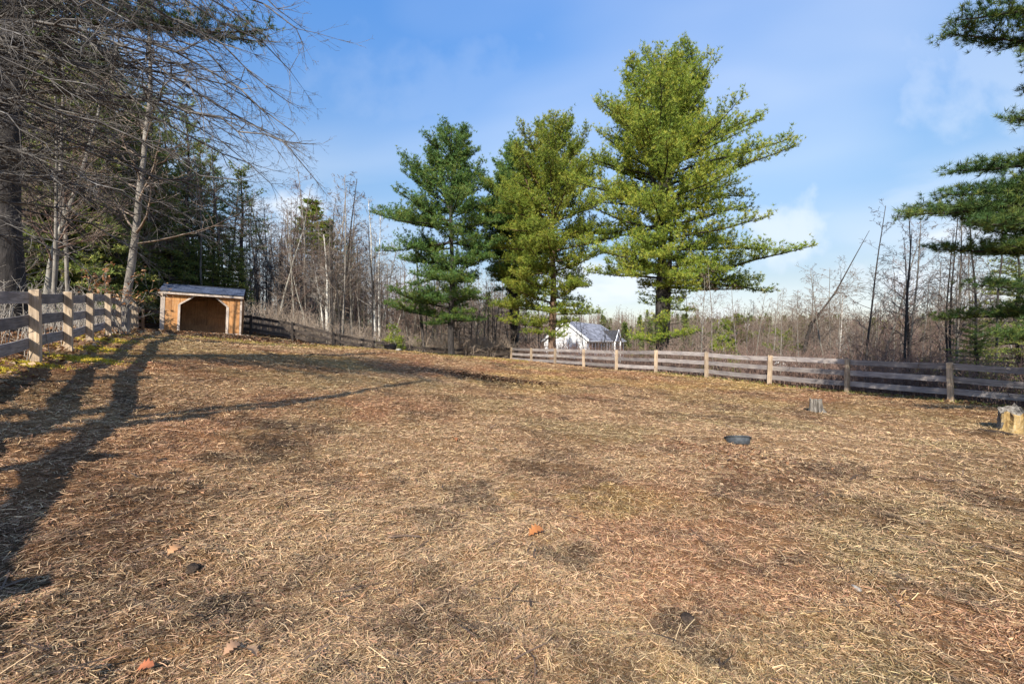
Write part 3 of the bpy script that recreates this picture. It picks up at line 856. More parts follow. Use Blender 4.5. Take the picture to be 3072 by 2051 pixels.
    box_obj('kick_board', SHEDIN, s, .04, Wd - .04, Dp - .16, Dp - .144, .02, .5, .003)
    # roof: two slopes, ridge parallel to the front
    ov, oe = .10, .22
    ridge_z = Hf + .50
    def slope(name, ya, za_, yb, zb_):
        n = Vector((0, -(zb_ - za_), (yb - ya))).normalized()
        if n.z < 0: n = -n
        th = n * .05
        P = [Vector((-ov, ya, za_)), Vector((Wd + ov, ya, za_)), Vector((Wd + ov, yb, zb_)), Vector((-ov, yb, zb_))]
        V = P + [p + th for p in P]
        F = [(0, 1, 2, 3), (4, 5, 6, 7), (0, 1, 5, 4), (1, 2, 6, 5), (2, 3, 7, 6), (3, 0, 4, 7)]
        me = bpy.data.meshes.new(name); me.from_pydata([tuple(v) for v in V], [], F)
        uv = me.uv_layers.new(name='UVMap')
        Ls = math.hypot(yb - ya, zb_ - za_)
        for poly in me.polygons:
            for li in poly.loop_indices:
                vi = me.loops[li].vertex_index % 4
                uv.data[li].uv = ((0, 0), (Wd, 0), (Wd, Ls), (0, Ls))[vi]
        bmr = bmesh.new(); bmr.from_mesh(me); bmesh.ops.recalc_face_normals(bmr, faces=bmr.faces); bmr.to_mesh(me); bmr.free()
        me.materials.append(SHINGLE)
        link(name, me, s)
    slope('roof_slope', -oe, Hf - .03, Dp / 2, ridge_z)
    slope('roof_slope', Dp + oe, Hf - .03, Dp / 2, ridge_z)
    bm = bmesh.new(); box_bm(bm, -ov - .01, Wd + ov + .01, Dp / 2 - .09, Dp / 2 + .09, ridge_z + .035, ridge_z + .075, .01)
    bm_obj('ridge_cap', bm, SHINGLE, s)
    box_obj('fascia', TRIMM, s, -ov + .01, Wd + ov - .01, -oe + .012, -oe + .04, Hf - .165, Hf - .035, .003)
    box_obj('drip_edge', RUBBER, s, -ov - .005, Wd + ov + .005, -oe - .012, -oe + .008, Hf - .038, Hf - .008, .002)
    return s
shelter()

# ------------------------------------------------------------------ HOUSE behind the right fence
def house():
    A = Vector((8.15, 70.0)); d = Vector((.474, .88)).normalized(); wv = Vector((d.y, -d.x))
    h = thing('white_house', 'white house with grey roof partly hidden behind the pines', 'house', (A.x, A.y, -3.2))
    h.rotation_euler = (0, 0, math.atan2(-d.x, d.y))        # local y runs along the ridge, local x to the right
    hw, L, ez, rz = 3.5, 21.5, 5.13, 7.95
    def face_obj(name, mat, V, F, uvs=None):
        me = bpy.data.meshes.new(name); me.from_pydata(V, [], F)
        if uvs:
            uv = me.uv_layers.new(name='UVMap')
            for p in me.polygons:
                for li in p.loop_indices: uv.data[li].uv = uvs[me.loops[li].vertex_index]
        me.materials.append(mat)
        return link(name, me, h)
    bm = bmesh.new()
    P = [(-hw, 0, 0), (hw, 0, 0), (hw, 0, ez), (0, 0, rz - .12), (-hw, 0, ez)]
    Q = [(-hw, L, 0), (hw, L, 0), (hw, L, ez), (-hw, L, ez)]
    p = [bm.verts.new(v) for v in P]; q = [bm.verts.new(v) for v in Q]
    bm.faces.new(p); bm.faces.new((p[1], q[1], q[2], p[2])); bm.faces.new((q[1], q[0], q[3], q[2])); bm.faces.new((q[0], p[0], p[4], q[3]))
    bmesh.ops.recalc_face_normals(bm, faces=bm.faces)
    bm_obj('wall', bm, SIDING, h)
    bm = bmesh.new()
    for k in range(24):
        z = .2 + k * .2
        box_bm(bm, -hw + .02, hw - .02, -.022, -.002, z, z + .012)
    bm_obj('clapboard_line', bm, WTRIM, h)
    o = .35; re = L - 3.5
    T = .12
    def slab(name, pts, uvs):
        V = [tuple(x) for x in pts]; nV = [(x[0], x[1], x[2] + T) for x in pts]; n = len(V)
        F = [tuple(range(n))[::-1], tuple(range(n, 2 * n))] + [(i, (i + 1) % n, (i + 1) % n + n, i + n) for i in range(n)]
        return face_obj(name, SHINGLE_H, V + nV, F, list(uvs) * 2)
    slab('roof', [(hw + o, -.3, ez - .2), (hw + o, L + o, ez - .2), (0, re, rz), (0, -.3, rz)], [(0, 0), (L, 0), (re, 4.7), (0, 4.7)])
    slab('roof', [(-hw - o, L + o, ez - .2), (-hw - o, -.3, ez - .2), (0, -.3, rz), (0, re, rz)], [(L, 0), (0, 0), (0, 4.7), (re, 4.7)])
    slab('roof', [(hw + o, L + o, ez - .2), (-hw - o, L + o, ez - .2), (0, re, rz)], [(0, 0), (8, 0), (4, 4.7)])
    # rake and eave trim
    for sx in (-1, 1):
        bm = bmesh.new(); LL = math.hypot(hw + o, rz - ez + .2)
        box_bm(bm, 0, LL, -.36, -.302, -.24, .04)
        ob = bm_obj('rake_trim', bm, WTRIM, h, (sx * (hw + o), 0, ez - .2)); ob.rotation_euler = (0, -math.atan2(rz - ez + .2, -sx * (hw + o)), 0)
    box_obj('eave_trim', WTRIM, h, hw + o - .02, hw + o + .08, -.3, L + o, ez - .30, ez - .10, 0)
    # cross gable on the long wall
    yc, gw = 14.5, 2.0
    gz = ez + 1.75
    bm = bmesh.new()
    V = [(hw + .9, yc - gw, ez - .2), (hw + .9, yc + gw, ez - .2), (hw + .9, yc, gz), (hw - 2.6, yc, gz), (hw + .2, yc - gw, ez - .2), (hw + .2, yc + gw, ez - .2)]
    v = [bm.verts.new(x) for x in V]
    bm.faces.new((v[0], v[2], v[3], v[4])); bm.faces.new((v[1], v[5], v[3], v[2]))
    r = bmesh.ops.solidify(bm, geom=bm.faces[:], thickness=.1)
    bm_obj('porch_roof', bm, SHINGLE_H, h)
    face_obj('porch_gable', SIDING, [(hw + .75, yc - gw + .2, ez - .2), (hw + .75, yc + gw - .2, ez - .2), (hw + .75, yc, gz - .22)], [(0, 1, 2)])
    for s_, (ya, yb) in ((1, (yc - gw - .1, yc)), (-1, (yc + gw + .1, yc))):
        bm = bmesh.new(); LL = math.hypot(gw + .1, gz - ez + .3)
        box_bm(bm, hw + .9, hw + 1.0, 0, LL, -.12, .12)
        ob = bm_obj('rake_trim', bm, WTRIM, h, (0, ya, ez - .25)); ob.rotation_euler = (math.atan2(gz - ez + .25, yb - ya), 0, 0)
    for y_ in (yc - gw + .2, yc + gw - .2): box_obj('porch_post', WTRIM, h, hw + .65, hw + .85, y_ - .1, y_ + .1, 0, ez - .2, 0)
    # windows of the glazed side
    for y0 in [1.0 + i * 1.55 for i in range(13)]:
        w_ = box_obj('window', WTRIM, h, hw + .004, hw + .06, y0, y0 + 1.3, ez - 2.0, ez - .35, 0)
        box_obj('pane', GLASS, w_, hw + .055, hw + .075, y0 + .1, y0 + 1.2, ez - 1.9, ez - .45, 0)
    for y0 in (3, 8, 13): 
        w_ = box_obj('window', WTRIM, h, hw + .004, hw + .06, y0, y0 + 1.3, .5, 2.3, 0)
        box_obj('pane', GLASS, w_, hw + .055, hw + .075, y0 + .1, y0 + 1.2, .6, 2.2, 0)
    return h
house()
def small_shed():
    Y0 = 36.0
    x0 = WX(2349, Y0)
    zb = hz(x0, Y0)
    s = thing('garden_shed', 'small white shed with a pale gable roof seen between the fence rails', 'shed', (x0, Y0, zb - .4))
    top = WZ(1076, Y0) - zb + .4
    s.rotation_euler = (0, 0, -.45)
    hw, L = .78, 2.0; ez = top - .55
    bm = bmesh.new()
    P = [bm.verts.new(v) for v in ((-hw + .1, 0, 0), (hw - .1, 0, 0), (hw - .1, 0, ez), (0, 0, top - .1), (-hw + .1, 0, ez))]
    Q = [bm.verts.new((v.co.x, L, v.co.z)) for v in P]
    bm.faces.new(P); bm.faces.new(Q[::-1])
    for i in range(5): bm.faces.new((P[i], Q[i], Q[(i + 1) % 5], P[(i + 1) % 5]))
    bmesh.ops.recalc_face_normals(bm, faces=bm.faces)
    bm_obj('wall', bm, SIDING, s)
    for sx in (-1, 1):
        bm = bmesh.new(); LL = math.hypot(hw + .12, .6)
        box_bm(bm, 0, LL, -.2, L + .2, -.03, .05)
        ob = bm_obj('roof_slope', bm, SHINGLE_H, s, (sx * (hw + .12), 0, top - .6)); ob.rotation_euler = (0, -math.atan2(.6, -sx * (hw + .12)), 0)
        bm = bmesh.new(); box_bm(bm, 0, LL, -.24, -.203, -.09, .06)
        ob = bm_obj('rake_trim', bm, WTRIM, s, (sx * (hw + .12), 0, top - .6)); ob.rotation_euler = (0, -math.atan2(.6, -sx * (hw + .12)), 0)
    box_obj('door', GLASS, s, -.28, .28, -.03, -.003, .05, max(.4, ez - .3), 0)
small_shed()

# ------------------------------------------------------------------ SMALL OBJECTS IN THE PADDOCK
def lathe(profile, n=40, jit=0., seed=0):
    g = np.random.default_rng(seed)
    V = []
    for r, z in profile:
        for j in range(n):
            a = 2 * math.pi * j / n
            V.append((r * math.cos(a), r * math.sin(a), z))
    k = len(profile)
    F = [(i * n + j, i * n + (j + 1) % n, (i + 1) * n + (j + 1) % n, (i + 1) * n + j) for i in range(k - 1) for j in range(n)]
    F.append(tuple(range(n))[::-1]); F.append(tuple((k - 1) * n + j for j in range(n)))
    return V, F
def lathe_obj(name, profile, mat, parent=None, scale=(1, 1, 1), n=40):
    V, F = lathe(profile, n)
    me = bpy.data.meshes.new(name); me.from_pydata([(x * scale[0], y * scale[1], z * scale[2]) for x, y, z in V], [], F)
    for p in me.polygons: p.use_smooth = len(p.vertices) == 4
    me.materials.append(mat)
    return link(name, me, parent)
# big stock tub on the crest
Yt = 25.5; xt = WX(1171, Yt); zt = float(HT(np.array([xt]), np.array([Yt]))[0])
t = thing('stock_tub', 'black rubber stock tub on the crest left of the first pine', 'tub', (xt, Yt, zt - .02))
lathe_obj('bowl', [(.26, 0), (.30, .01), (.345, .30), (.36, .33), (.335, .335), (.28, .05), (.02, .045)], RUBBER, t)
V, F_ = path_tube([(.365 * math.cos(a), .365 * math.sin(a), .325) for a in np.linspace(0, 2 * math.pi, 33)], [.016] * 33, 6)
link('rim', mesh_np('rim', V, F_, RUBBER, True), t)
for sgn in (-1, 1):
    pts = [(sgn * (.36 + .06 * math.sin(q)), .09 * math.cos(q), .30) for q in np.linspace(0, math.pi, 9)]
    V, F_ = path_tube(pts, [.012] * 9, 6); link('handle', mesh_np('handle', V, F_, RUBBER, True), t)
# pale stone beside it
def rock(name, loc, r, mat, label, cat, seed, sc=(1, .8, .55), group=None):
    bm = bmesh.new(); bmesh.ops.create_icosphere(bm, subdivisions=3, radius=r)
    g = np.random.default_rng(seed)
    o_ = g.random(3) * 50
    for v in bm.verts:
        n = float(fbm(np.array([v.co.x / r * 1.3 + o_[0] + v.co.z / r]), np.array([v.co.y / r * 1.3 + o_[1] - v.co.z / r * .7]), 1.0, 3)[0])
        v.co *= .35 + 1.3 * n
        v.co = Vector((v.co.x * sc[0], v.co.y * sc[1], v.co.z * sc[2]))
    for f in bm.faces: f.smooth = True
    o = bm_obj(name, bm, mat, None, loc, (0, 0, seed)); return tag(o, label, cat, group)
def gz(x, y): return float(HT(np.array([x]), np.array([y]))[0])
xs = WX(1196, 25.2); rock('stone', (xs, 25.2, gz(xs, 25.2) + .05), .17, STONE, 'pale stone just right of the black stock tub', 'stone', 3)
# feed pan on its side, half full of leaves
Yp = 7.55; xp = WX(2214, Yp); zp = gz(xp, Yp)
t = thing('feed_pan', 'faded grey rubber feed pan lying tipped in the straw', 'feed pan', (xp, Yp, zp + .015))
t.rotation_euler = (math.radians(-16), math.radians(9), .3)
lathe_obj('bowl', [(.15, -.05), (.17, -.04), (.195, .075), (.185, .08), (.15, -.01), (.02, -.015)], RUBBER_G, t)
V, F_ = path_tube([(.2 * math.cos(a), .2 * math.sin(a), .078) for a in np.linspace(0, 2 * math.pi, 33)], [.012] * 33, 6)
link('rim', mesh_np('rim', V, F_, RUBBER_G, True), t)

def stump(name, loc, R0, Hh, label, seed, roots=(), split=None, mat=STUMPM, jag=.12, sx=1., face=None):
    n = 56; kz = 14
    g = np.random.default_rng(seed)
    ph = g.random(6) * 6.28
    V = []
    for i in range(kz + 1):
        tz = i / kz
        for j in range(n):
            a = 2 * math.pi * j / n
            r = R0 * (1 + .16 * (1 - tz) ** 3)
            r *= 1 + .08 * math.sin(3 * a + ph[0]) + .05 * math.sin(5 * a + ph[1]) + .035 * math.sin(11 * a + ph[2]) + g.normal(0, .012)
            for ra, rs in roots:
                dlt = (a - ra + math.pi) % (2 * math.pi) - math.pi
                r += rs * math.exp(-(dlt / .32) ** 2) * (1 - tz) ** 2.5
            if split is not None:
                dlt = (a - split + math.pi) % (2 * math.pi) - math.pi
                r *= 1 - .55 * math.exp(-(dlt / .13) ** 2)
            top = Hh * (1 + jag * (math.sin(2 * a + ph[3]) * .6 + .5 * math.sin(7 * a + ph[4])) + g.normal(0, .03))
            V.append((r * math.cos(a) * sx, r * math.sin(a), -.06 + (top + .06) * tz))
    F = [(i * n + j, i * n + (j + 1) % n, (i + 1) * n + (j + 1) % n, (i + 1) * n + j) for i in range(kz) for j in range(n)]
    base = len(V)
    for q, f in enumerate((.7, .4)):
        for j in range(n):
            x, y, z = V[kz * n + j]
            V.append((x * f, y * f, z - .05 - .05 * q + g.normal(0, .012)))
    V.append((0, 0, Hh - .14))
    for j in range(n):
        k = (j + 1) % n
        F.append((kz * n + j, kz * n + k, base + k, base + j)); F.append((base + j, base + k, base + n + k, base + n + j)); F.append((base + n + j, base + n + k, base + 2 * n))
    me = bpy.data.meshes.new(name); me.from_pydata(V, [], F)
    me.materials.append(mat)
    if face:
        me.materials.append(face[1])
        for p in me.polygons:
            c = p.center; a = math.atan2(c.y, c.x)
            dlt = (a - face[0] + math.pi) % (2 * math.pi) - math.pi
            if abs(dlt) < face[2] + .12 * math.sin(9 * c.z / Hh + 2) and c.z < Hh * (.93 + .1 * math.sin(a * 9)): p.material_index = 1
    o = link(name, me, None, loc); return tag(o, label, 'tree stump')
Y1 = 12.4; x1 = WX(2447, Y1)
stump('tree_stump', (x1, Y1, gz(x1, Y1) - .01), .135, .36, 'narrow grey split stump standing in front of the right fence', 5, ((-.5, .17), (2.6, .03)), split=-1.75, jag=.05)
Y2 = 9.8; x2 = 11.12
stump('tree_stump', (x2, Y2, gz(x2, Y2) - .01), 0.44, .46, 'wide broken stump with a rotten yellow side at the right edge', 8, ((-2.9, .06),), mat=STUMPM, jag=.2, face=(-2.15, STUMPY, 1.3))
# thin flat dark slab left of it
rock('dark_slab', (10.15, 9.55, gz(10.15, 9.55) + .02), .24, CLOD, 'thin dark slab lying left of the yellow stump', 'bark', 5, (1, .3, .12))
rock('stone', (WX(2520, 3.1), 2.95, gz(WX(2520, 3.1), 2.95) + .008), .028, STONE, 'small bluish stone in the straw at the bottom right', 'stone', 14)
# dark clods of dirt
for k, (px, py, r_, lab) in enumerate(((484, 1387, .05, 'round dark clod in the straw near the long fence shadows'), (573, 1705, .06, 'broken black clod right of the lower left leaf'), (2470, 1830, .0, ''), (2060, 1858, .05, 'dark clod in the black patch of soil at the lower middle'))):
    if not r_: continue
    # distance where that picture row meets the slope
    Yc = 4.0
    for _ in range(30): Yc = (EYE - hz(WX(px, Yc), Yc)) * 1365.3 / (py - 1025.5)
    xc = WX(px, Yc)
    rock('dirt_clod', (xc, Yc, gz(xc, Yc) + .012), r_, CLOD, lab, 'dirt clod', 20 + k, (1, .7, .42))
# single oak leaves
def oak_leaf(px, py, size, col, rot, label):
    Yc = 4.0
    for _ in range(30): Yc = (EYE - hz(WX(px, Yc), Yc)) * 1365.3 / (py - 1025.5)
    xc = WX(px, Yc)
    out_ = []
    lobes = [(0, .06), (.12, .10), (.22, .30), (.30, .14), (.42, .40), (.52, .18), (.64, .42), (.74, .2), (.86, .28), (1.0, .03)]
    L = [(u, w) for u, w in lobes]
    V = []; F = []
    for i, (u, w) in enumerate(L):
        arch = math.sin(u * math.pi) * .22
        V += [((u - .5) * size, -w * size, (arch + .25 * w) * size), ((u - .5) * size, 0, arch * size), ((u - .5) * size, w * size, (arch + .35 * w) * size)]
    for i in range(len(L) - 1):
        F += [(3 * i, 3 * i + 1, 3 * i + 4, 3 * i + 3), (3 * i + 1, 3 * i + 2, 3 * i + 5, 3 * i + 4)]
    V = np.array(V)
    me = mesh_np('fallen_leaf', V, np.array(F), LEAFM, True, {'hue': np.tile(np.array(col), (len(V), 1)) * (.85 + .3 * np.random.default_rng(int(px)).random((len(V), 1)))})
    o = link('fallen_leaf', me, None, (xc, Yc, gz(xc, Yc) + .022)); o.rotation_euler = (.25, -.2, rot)
    tag(o, label, 'leaf', 'orange-brown fallen leaves lying in the straw')
oak_leaf(524, 1655, .10, (.55, .30, .15), 1.3, 'pale orange leaf standing on edge in the lower left straw')
oak_leaf(1608, 1620, .13, (.50, .20, .07), .4, 'bright orange lobed oak leaf near the lower middle')
oak_leaf(1363, 1328, .12, (.45, .18, .08), 2.2, 'reddish leaf lying farthest away, above the middle of the straw')
oak_leaf(436, 2005, .07, (.48, .17, .08), .2, 'red-brown leaf at the bottom edge on the left')
oak_leaf(750, 1968, .085, (.50, .32, .19), 2.8, 'tan rounded leaf at the bottom, right one of a close pair')
oak_leaf(695, 1962, .075, (.42, .25, .15), 1.0, 'dull brown leaf at the bottom, left one of a close pair')
# bleached log seen through the back fence
Yl = 44.0
p0 = np.array([WX(1395, Yl), Yl, WZ(1060, Yl)]); p1 = np.array([WX(1436, Yl + 1), Yl + 1, WZ(1072, Yl + 1)])
pts = [p0 + (p1 - p0) * q for q in np.linspace(0, 1, 6)]
V, F_ = path_tube(pts, [.16, .17, .16, .15, .13, .1], 9, .08)
tag(link('fallen_log', mesh_np('fallen_log', V, F_, LOGM, True)), 'bleached fallen log beyond the dark fence, right of the first pine', 'log')

# ------------------------------------------------------------------ TREES: bare broadleaves
def _norm(v):
    l = math.sqrt(v[0] * v[0] + v[1] * v[1] + v[2] * v[2]) + 1e-12
    return (v[0] / l, v[1] / l, v[2] / l)
class Bare:
    def __init__(s, seed, nch, seg, wig, trop, ratio, rmin=.003, ang=(.5, 1.0), budget=60000, start=.15):
        s.g = random.Random(seed); s.S = []; s.nch = nch; s.seg = seg; s.wig = wig; s.trop = trop; s.ratio = ratio; s.rmin = rmin; s.ang = ang; s.budget = budget; s.start = start
    def grow(s, p, d, L, r, lev):
        g = s.g
        sl = s.seg[lev]
        n = max(2, int(L / sl)); st = L / n
        nc = s.nch[lev] if lev < len(s.nch) else 0
        kids = []
        if nc:
            m = max(1, int(round(nc * g.uniform(.7, 1.3))))
            kids = sorted(g.uniform(s.start, 1.0) for _ in range(m))
        ki = 0
        w = s.wig[lev]; tr = s.trop[lev]
        for i in range(n):
            d = _norm((d[0] + g.gauss(0, w), d[1] + g.gauss(0, w), d[2] + g.gauss(0, w) + tr))
            q = (p[0] + d[0] * st, p[1] + d[1] * st, p[2] + d[2] * st)
            f0, f1 = i / n, (i + 1) / n
            ra = max(s.rmin, r * (1 - .82 * f0)); rb = max(s.rmin * .8, r * (1 - .82 * f1))
            s.S.append((*p, *q, ra, rb))
            while ki < len(kids) and kids[ki] <= f1:
                f = kids[ki]; ki += 1
                if len(s.S) > s.budget: continue
                a = g.uniform(*s.ang); az = g.uniform(0, 6.283)
                ref = (0, 0, 1) if abs(d[2]) < .9 else (1, 0, 0)
                u = _norm((d[1] * ref[2] - d[2] * ref[1], d[2] * ref[0] - d[0] * ref[2], d[0] * ref[1] - d[1] * ref[0]))
                v = (d[1] * u[2] - d[2] * u[1], d[2] * u[0] - d[0] * u[2], d[0] * u[1] - d[1] * u[0])
                ca, sa = math.cos(a), math.sin(a); c2_, s2 = math.cos(az), math.sin(az)
                nd = (d[0] * ca + (u[0] * c2_ + v[0] * s2) * sa, d[1] * ca + (u[1] * c2_ + v[1] * s2) * sa, d[2] * ca + (u[2] * c2_ + v[2] * s2) * sa)
                s.grow(q, nd, L * s.ratio * (1.15 - .7 * f) * g.uniform(.6, 1.2), max(s.rmin, min(ra * .62, r * .5)), lev + 1)
            p = q
        return p, d

def bare_tree_mesh(seed, H, r0, crown0=.4, nb=22, twigs=(5, 4), up=.9, spread=.33, lean=(0, 0), rmin=.004, wob=.03, forks=1):
    """returns trunk (V,F) and branch segments for a slender forest tree"""
    g = random.Random(seed)
    b = Bare(seed, [twigs[0], twigs[1], twigs[2] if len(twigs) > 2 else 0], [.5, .3, .22, .18], [.15, .2, .27, .3], [.07, .06, .03, .02], .5, rmin, (.45, 1.0))
    pts = []; rad = []
    x = y = 0.0; n = 14
    vx, vy = lean
    for i in range(n + 1):
        t = i / n
        pts.append((x, y, -.4 + (H + .4) * t)); rad.append(r0 * (1.25 if i == 0 else 1) * (1 - .86 * t) + .006)
        vx += g.gauss(0, wob); vy += g.gauss(0, wob)
        x += (vx) * H / n; y += (vy) * H / n
    P = np.array(pts)
    for k in range(nb):
        f = crown0 + (1 - crown0) * (k + g.random()) / nb
        f = min(f, .99)
        z = f * n; i = min(n - 1, int(z)); q = P[i] + (P[i + 1] - P[i]) * (z - i)
        az = g.uniform(0, 6.283); e = g.uniform(.3, 1.0) * up
        L = H * spread * (1.15 - f) * g.uniform(.5, 1.25) / (1 - crown0 + .35)
        d = (math.cos(az) * math.cos(e), math.sin(az) * math.cos(e), math.sin(e))
        b.grow(tuple(q), d, max(.5, L), max(.008, r0 * (1.05 - f) * .5), 0)
    tr = path_tube(P, rad, 8, .05, seed)
    return tr, np.array(b.S)

def split_mesh_tree(name, tr, S, m_tr, m_tw, label, cat, group, n=3, parts=True, loc=(0, 0, -500)):
    V, F = segs_tubes(S, n)
    if parts:
        o = thing(name, label, cat, loc, 0, group)
        link('trunk', mesh_np('trunk', tr[0], tr[1], m_tr, True), o)
        link('branches', mesh_np('branches', V, F, m_tw, True), o)
        return o
    me = mesh_np(name, np.r_[tr[0], V], [np.concatenate([tr[1][0], F + len(tr[0])]), tr[1][1]], m_tr, True)
    me.materials.append(m_tw)
    mi = np.zeros(len(me.polygons), np.int32); mi[len(tr[1][0]):len(tr[1][0]) + len(F)] = 1
    me.polygons.foreach_set('material_index', mi)
    o = link(name, me, None, loc)
    return tag(o, label, cat, group)

# ------------------------------------------------------------------ TREES: pines
def conifer(seed, H, r0, prof, nb=110, crown0=.12, dead=.25, mat=NEEDLE_B, bark=BARK_DARK, tuft=.15, tw=.012, kn=11, dens=1.0, leaders=(), droop=.0, lat=.42, flat=.10, lean=(0, 0), name='pine_tree', label='', cat='tree', group=None, loc=(0, 0, 0), rz=0, asym=None, rise=.25, trunks=None, gap=.0, zlist=None, reps=1, extra=.6, thick=.12, wh=.95):
    """prof(f, az) -> crown radius in metres at height fraction f and azimuth az"""
    g = np.random.default_rng(seed); gr_ = random.Random(seed)
    o = thing(name, label, cat, loc, rz, group)
    n = 16
    P = np.array([(lean[0] * H * (i / n) ** 1.5 + .06 * math.sin(i * .9 + seed), lean[1] * H * (i / n) + .06 * math.cos(i * .7 + seed), -.5 + (H * .97 + .5) * i / n) for i in range(n + 1)])
    rad = [r0 * (1.35 if i == 0 else 1.0) * (1 - .93 * i / n) + .01 for i in range(n + 1)]
    tv, tf = path_tube(P, rad, 12, .06, seed)
    TV = [tv]; TF = [tf[0]]; TT = [tf[1]]; off = len(tv)
    axes = [(P, H, 0.0, 1.0)]
    for (z0, dx, dy, z1, rr) in leaders:
        b0 = np.array([np.interp(z0, P[:, 2], P[:, k]) for k in range(3)])
        e_ = np.array([b0[0] + dx, b0[1] + dy, z1])
        Q = np.array([b0 + (e_ - b0) * np.array([min(1, t ** .75), min(1, t ** .75), t]) for t in np.linspace(0, 1, 9)])
        v_, f_ = path_tube(Q, [rr * (1 - .9 * t) + .01 for t in np.linspace(0, 1, 9)], 8, .05, seed + 3)
        TV.append(v_); TF.append(f_[0] + off); TT.append(f_[1] + off); off += len(v_)
        axes.append((Q, z1, z0, .0))
    link('trunk', mesh_np('trunk', np.concatenate(TV), [np.concatenate(TF), np.concatenate(TT)], bark, True), o)
    S = []; TP = []; TD = []
    def bough(p, az, L, el, r, foli=1.0):
        ns = max(4, int(L / .35))
        pts = [np.array(p, float)]
        d = np.array([math.cos(az) * math.cos(el), math.sin(az) * math.cos(el), math.sin(el)])
        for i in range(ns):
            t = i / ns
            bend = (-droop * (1 - t) + rise * t) / ns
            d = d + np.array([g.normal(0, .05), g.normal(0, .05), bend + g.normal(0, .03)]); d /= np.linalg.norm(d)
            pts.append(pts[-1] + d * L / ns)
            t1 = (i + 1) / ns
            S.append((*pts[-2], *pts[-1], max(.006, r * (1 - .85 * t)), max(.005, r * (1 - .85 * t1))))
        if foli <= 0:
            # bare side twigs of a dead bough
            for i in range(1, ns):
                if g.random() < .8:
                    a2 = az + g.choice([-1, 1]) * g.uniform(.5, 1.2); l2 = L * g.uniform(.12, .35)
                    q = pts[i] + np.array([math.cos(a2), math.sin(a2), g.uniform(-.2, .3)]) * l2
                    S.append((*pts[i], *q, .008, .004))
            return
        for i in range(1, ns + 1):
            t = i / ns
            if t < .2 and L > 1.5: continue
            dd = pts[i] - pts[i - 1]; dd /= np.linalg.norm(dd)
            for sgn in (-1, 1):
                for rep in range(reps):
                    if g.random() < gap: continue
                    a2 = math.atan2(dd[1], dd[0]) + sgn * g.uniform(.45, 1.15)
                    l2 = min(L, 4.5) * lat * (1.12 - t) * g.uniform(.5, 1.2) + .2
                    m = max(2, int(l2 / (.15 / dens)))
                    q = pts[i] - dd * (L / ns) * g.random()
                    d2 = np.array([math.cos(a2), math.sin(a2), dd[2] + g.normal(.05, flat)])
                    for k in range(m):
                        q2 = q + d2 * l2 / m
                        d2 = d2 + np.array([g.normal(0, .12), g.normal(0, .12), .12]); d2 /= np.linalg.norm(d2)
                        if k % 2 == 0: S.append((*q, *(q + d2 * l2 / m * 2), .006, .004))
                        q = q2
                        TP.append(q + g.normal(0, .05, 3)); TD.append(d2 * .8 + np.array([0, 0, .5]))
                        if g.random() < extra:
                            TP.append(q + np.array([g.normal(0, .15), g.normal(0, .15), abs(g.normal(0, thick))])); TD.append(d2 * .6 + np.array([0, 0, .5]) + g.normal(0, .3, 3))
            TP.append(pts[i] + g.normal(0, .04, 3)); TD.append(dd + np.array([0, 0, .4]))
        TP.append(pts[-1]); TD.append(d)
    whorl = 0
    for Q, zt, zb, main in axes:
        nn = nb if main else max(8, int(nb * (zt - zb) / H * .62))
        for k in range(nn):
            f = (k + .5) / nn
            if main:
                f = crown0 * .25 + (1 - crown0 * .25) * f
                z = f * H * .985
            else:
                f2 = .3 + .7 * f; z = zb + (zt - zb) * f2 * .99
            z = z + .35 * math.sin(z * 2 * math.pi / wh) * (wh / 2.2) if main else z
            az = k * 2.399 + g.uniform(-.5, .5)
            if main:
                R_ = prof(z / H, az)
                p = np.array([np.interp(z, Q[:, 2], Q[:, 0]), np.interp(z, Q[:, 2], Q[:, 1]), z + g.normal(0, .05)])
                if z / H < crown0:
                    if g.random() < dead: bough(p, az, g.uniform(.8, 2.6), g.uniform(-.15, .15), .025, 0)
                    continue
                L = max(.35, R_ * (g.uniform(.62, .9) if g.random() < .4 else g.uniform(.93, 1.1)))
            else:
                L = max(.3, (zt - z) * .42 * g.uniform(.7, 1.1) + .25)
                L = min(L, 1.7)
            fz = z / H
            el = -.05 + 1.05 * max(0, fz - .5) / .5 + g.normal(0, .08)
            if main and el > .12:
                L = L * min(1.1, 1 / math.cos(el)); z = max(crown0 * H, z - L * math.sin(el) * .85)
            p = np.array([np.interp(z, Q[:, 2], Q[:, 0]), np.interp(z, Q[:, 2], Q[:, 1]), z + g.normal(0, .05)])
            bough(p, az, L, el, min(.09, .012 + .014 * L))
    for (z, az, L, el) in (zlist or ()):
        p = np.array([np.interp(z, P[:, 2], P[:, 0]), np.interp(z, P[:, 2], P[:, 1]), z])
        bough(p, az, L, el, .02 + .012 * L)
    V, F = segs_tubes(S, 4)
    link('branches', mesh_np('branches', V, F, bark, True), o)
    TP = np.array(TP); TD = np.array(TD)
    T = len(TP); print(name, 'tufts', T, 'segs', len(S))
    D = TD[:, None, :] * .75 + g.normal(0, .62, (T, kn, 3)); D /= np.linalg.norm(D, axis=2, keepdims=True)
    side = np.cross(D, g.normal(0, 1, (T, kn, 3))); side /= np.linalg.norm(side, axis=2, keepdims=True)
    Ln = tuft * g.uniform(.6, 1.15, (T, kn, 1)); wn = tw * g.uniform(.7, 1.3, (T, kn, 1))
    c = TP[:, None, :] + D * Ln * g.uniform(0, .25, (T, kn, 1))
    V = np.stack([c - side * wn, c + side * wn, c + D * Ln], 2).reshape(-1, 3)
    F = np.arange(len(V)).reshape(-1, 3)
    tint = np.repeat(np.clip(g.normal(.5, .22, T), 0, 1), kn * 3)
    link('needles', mesh_np('needles', V, F, mat, False, {'tint': tint}), o)
    return o

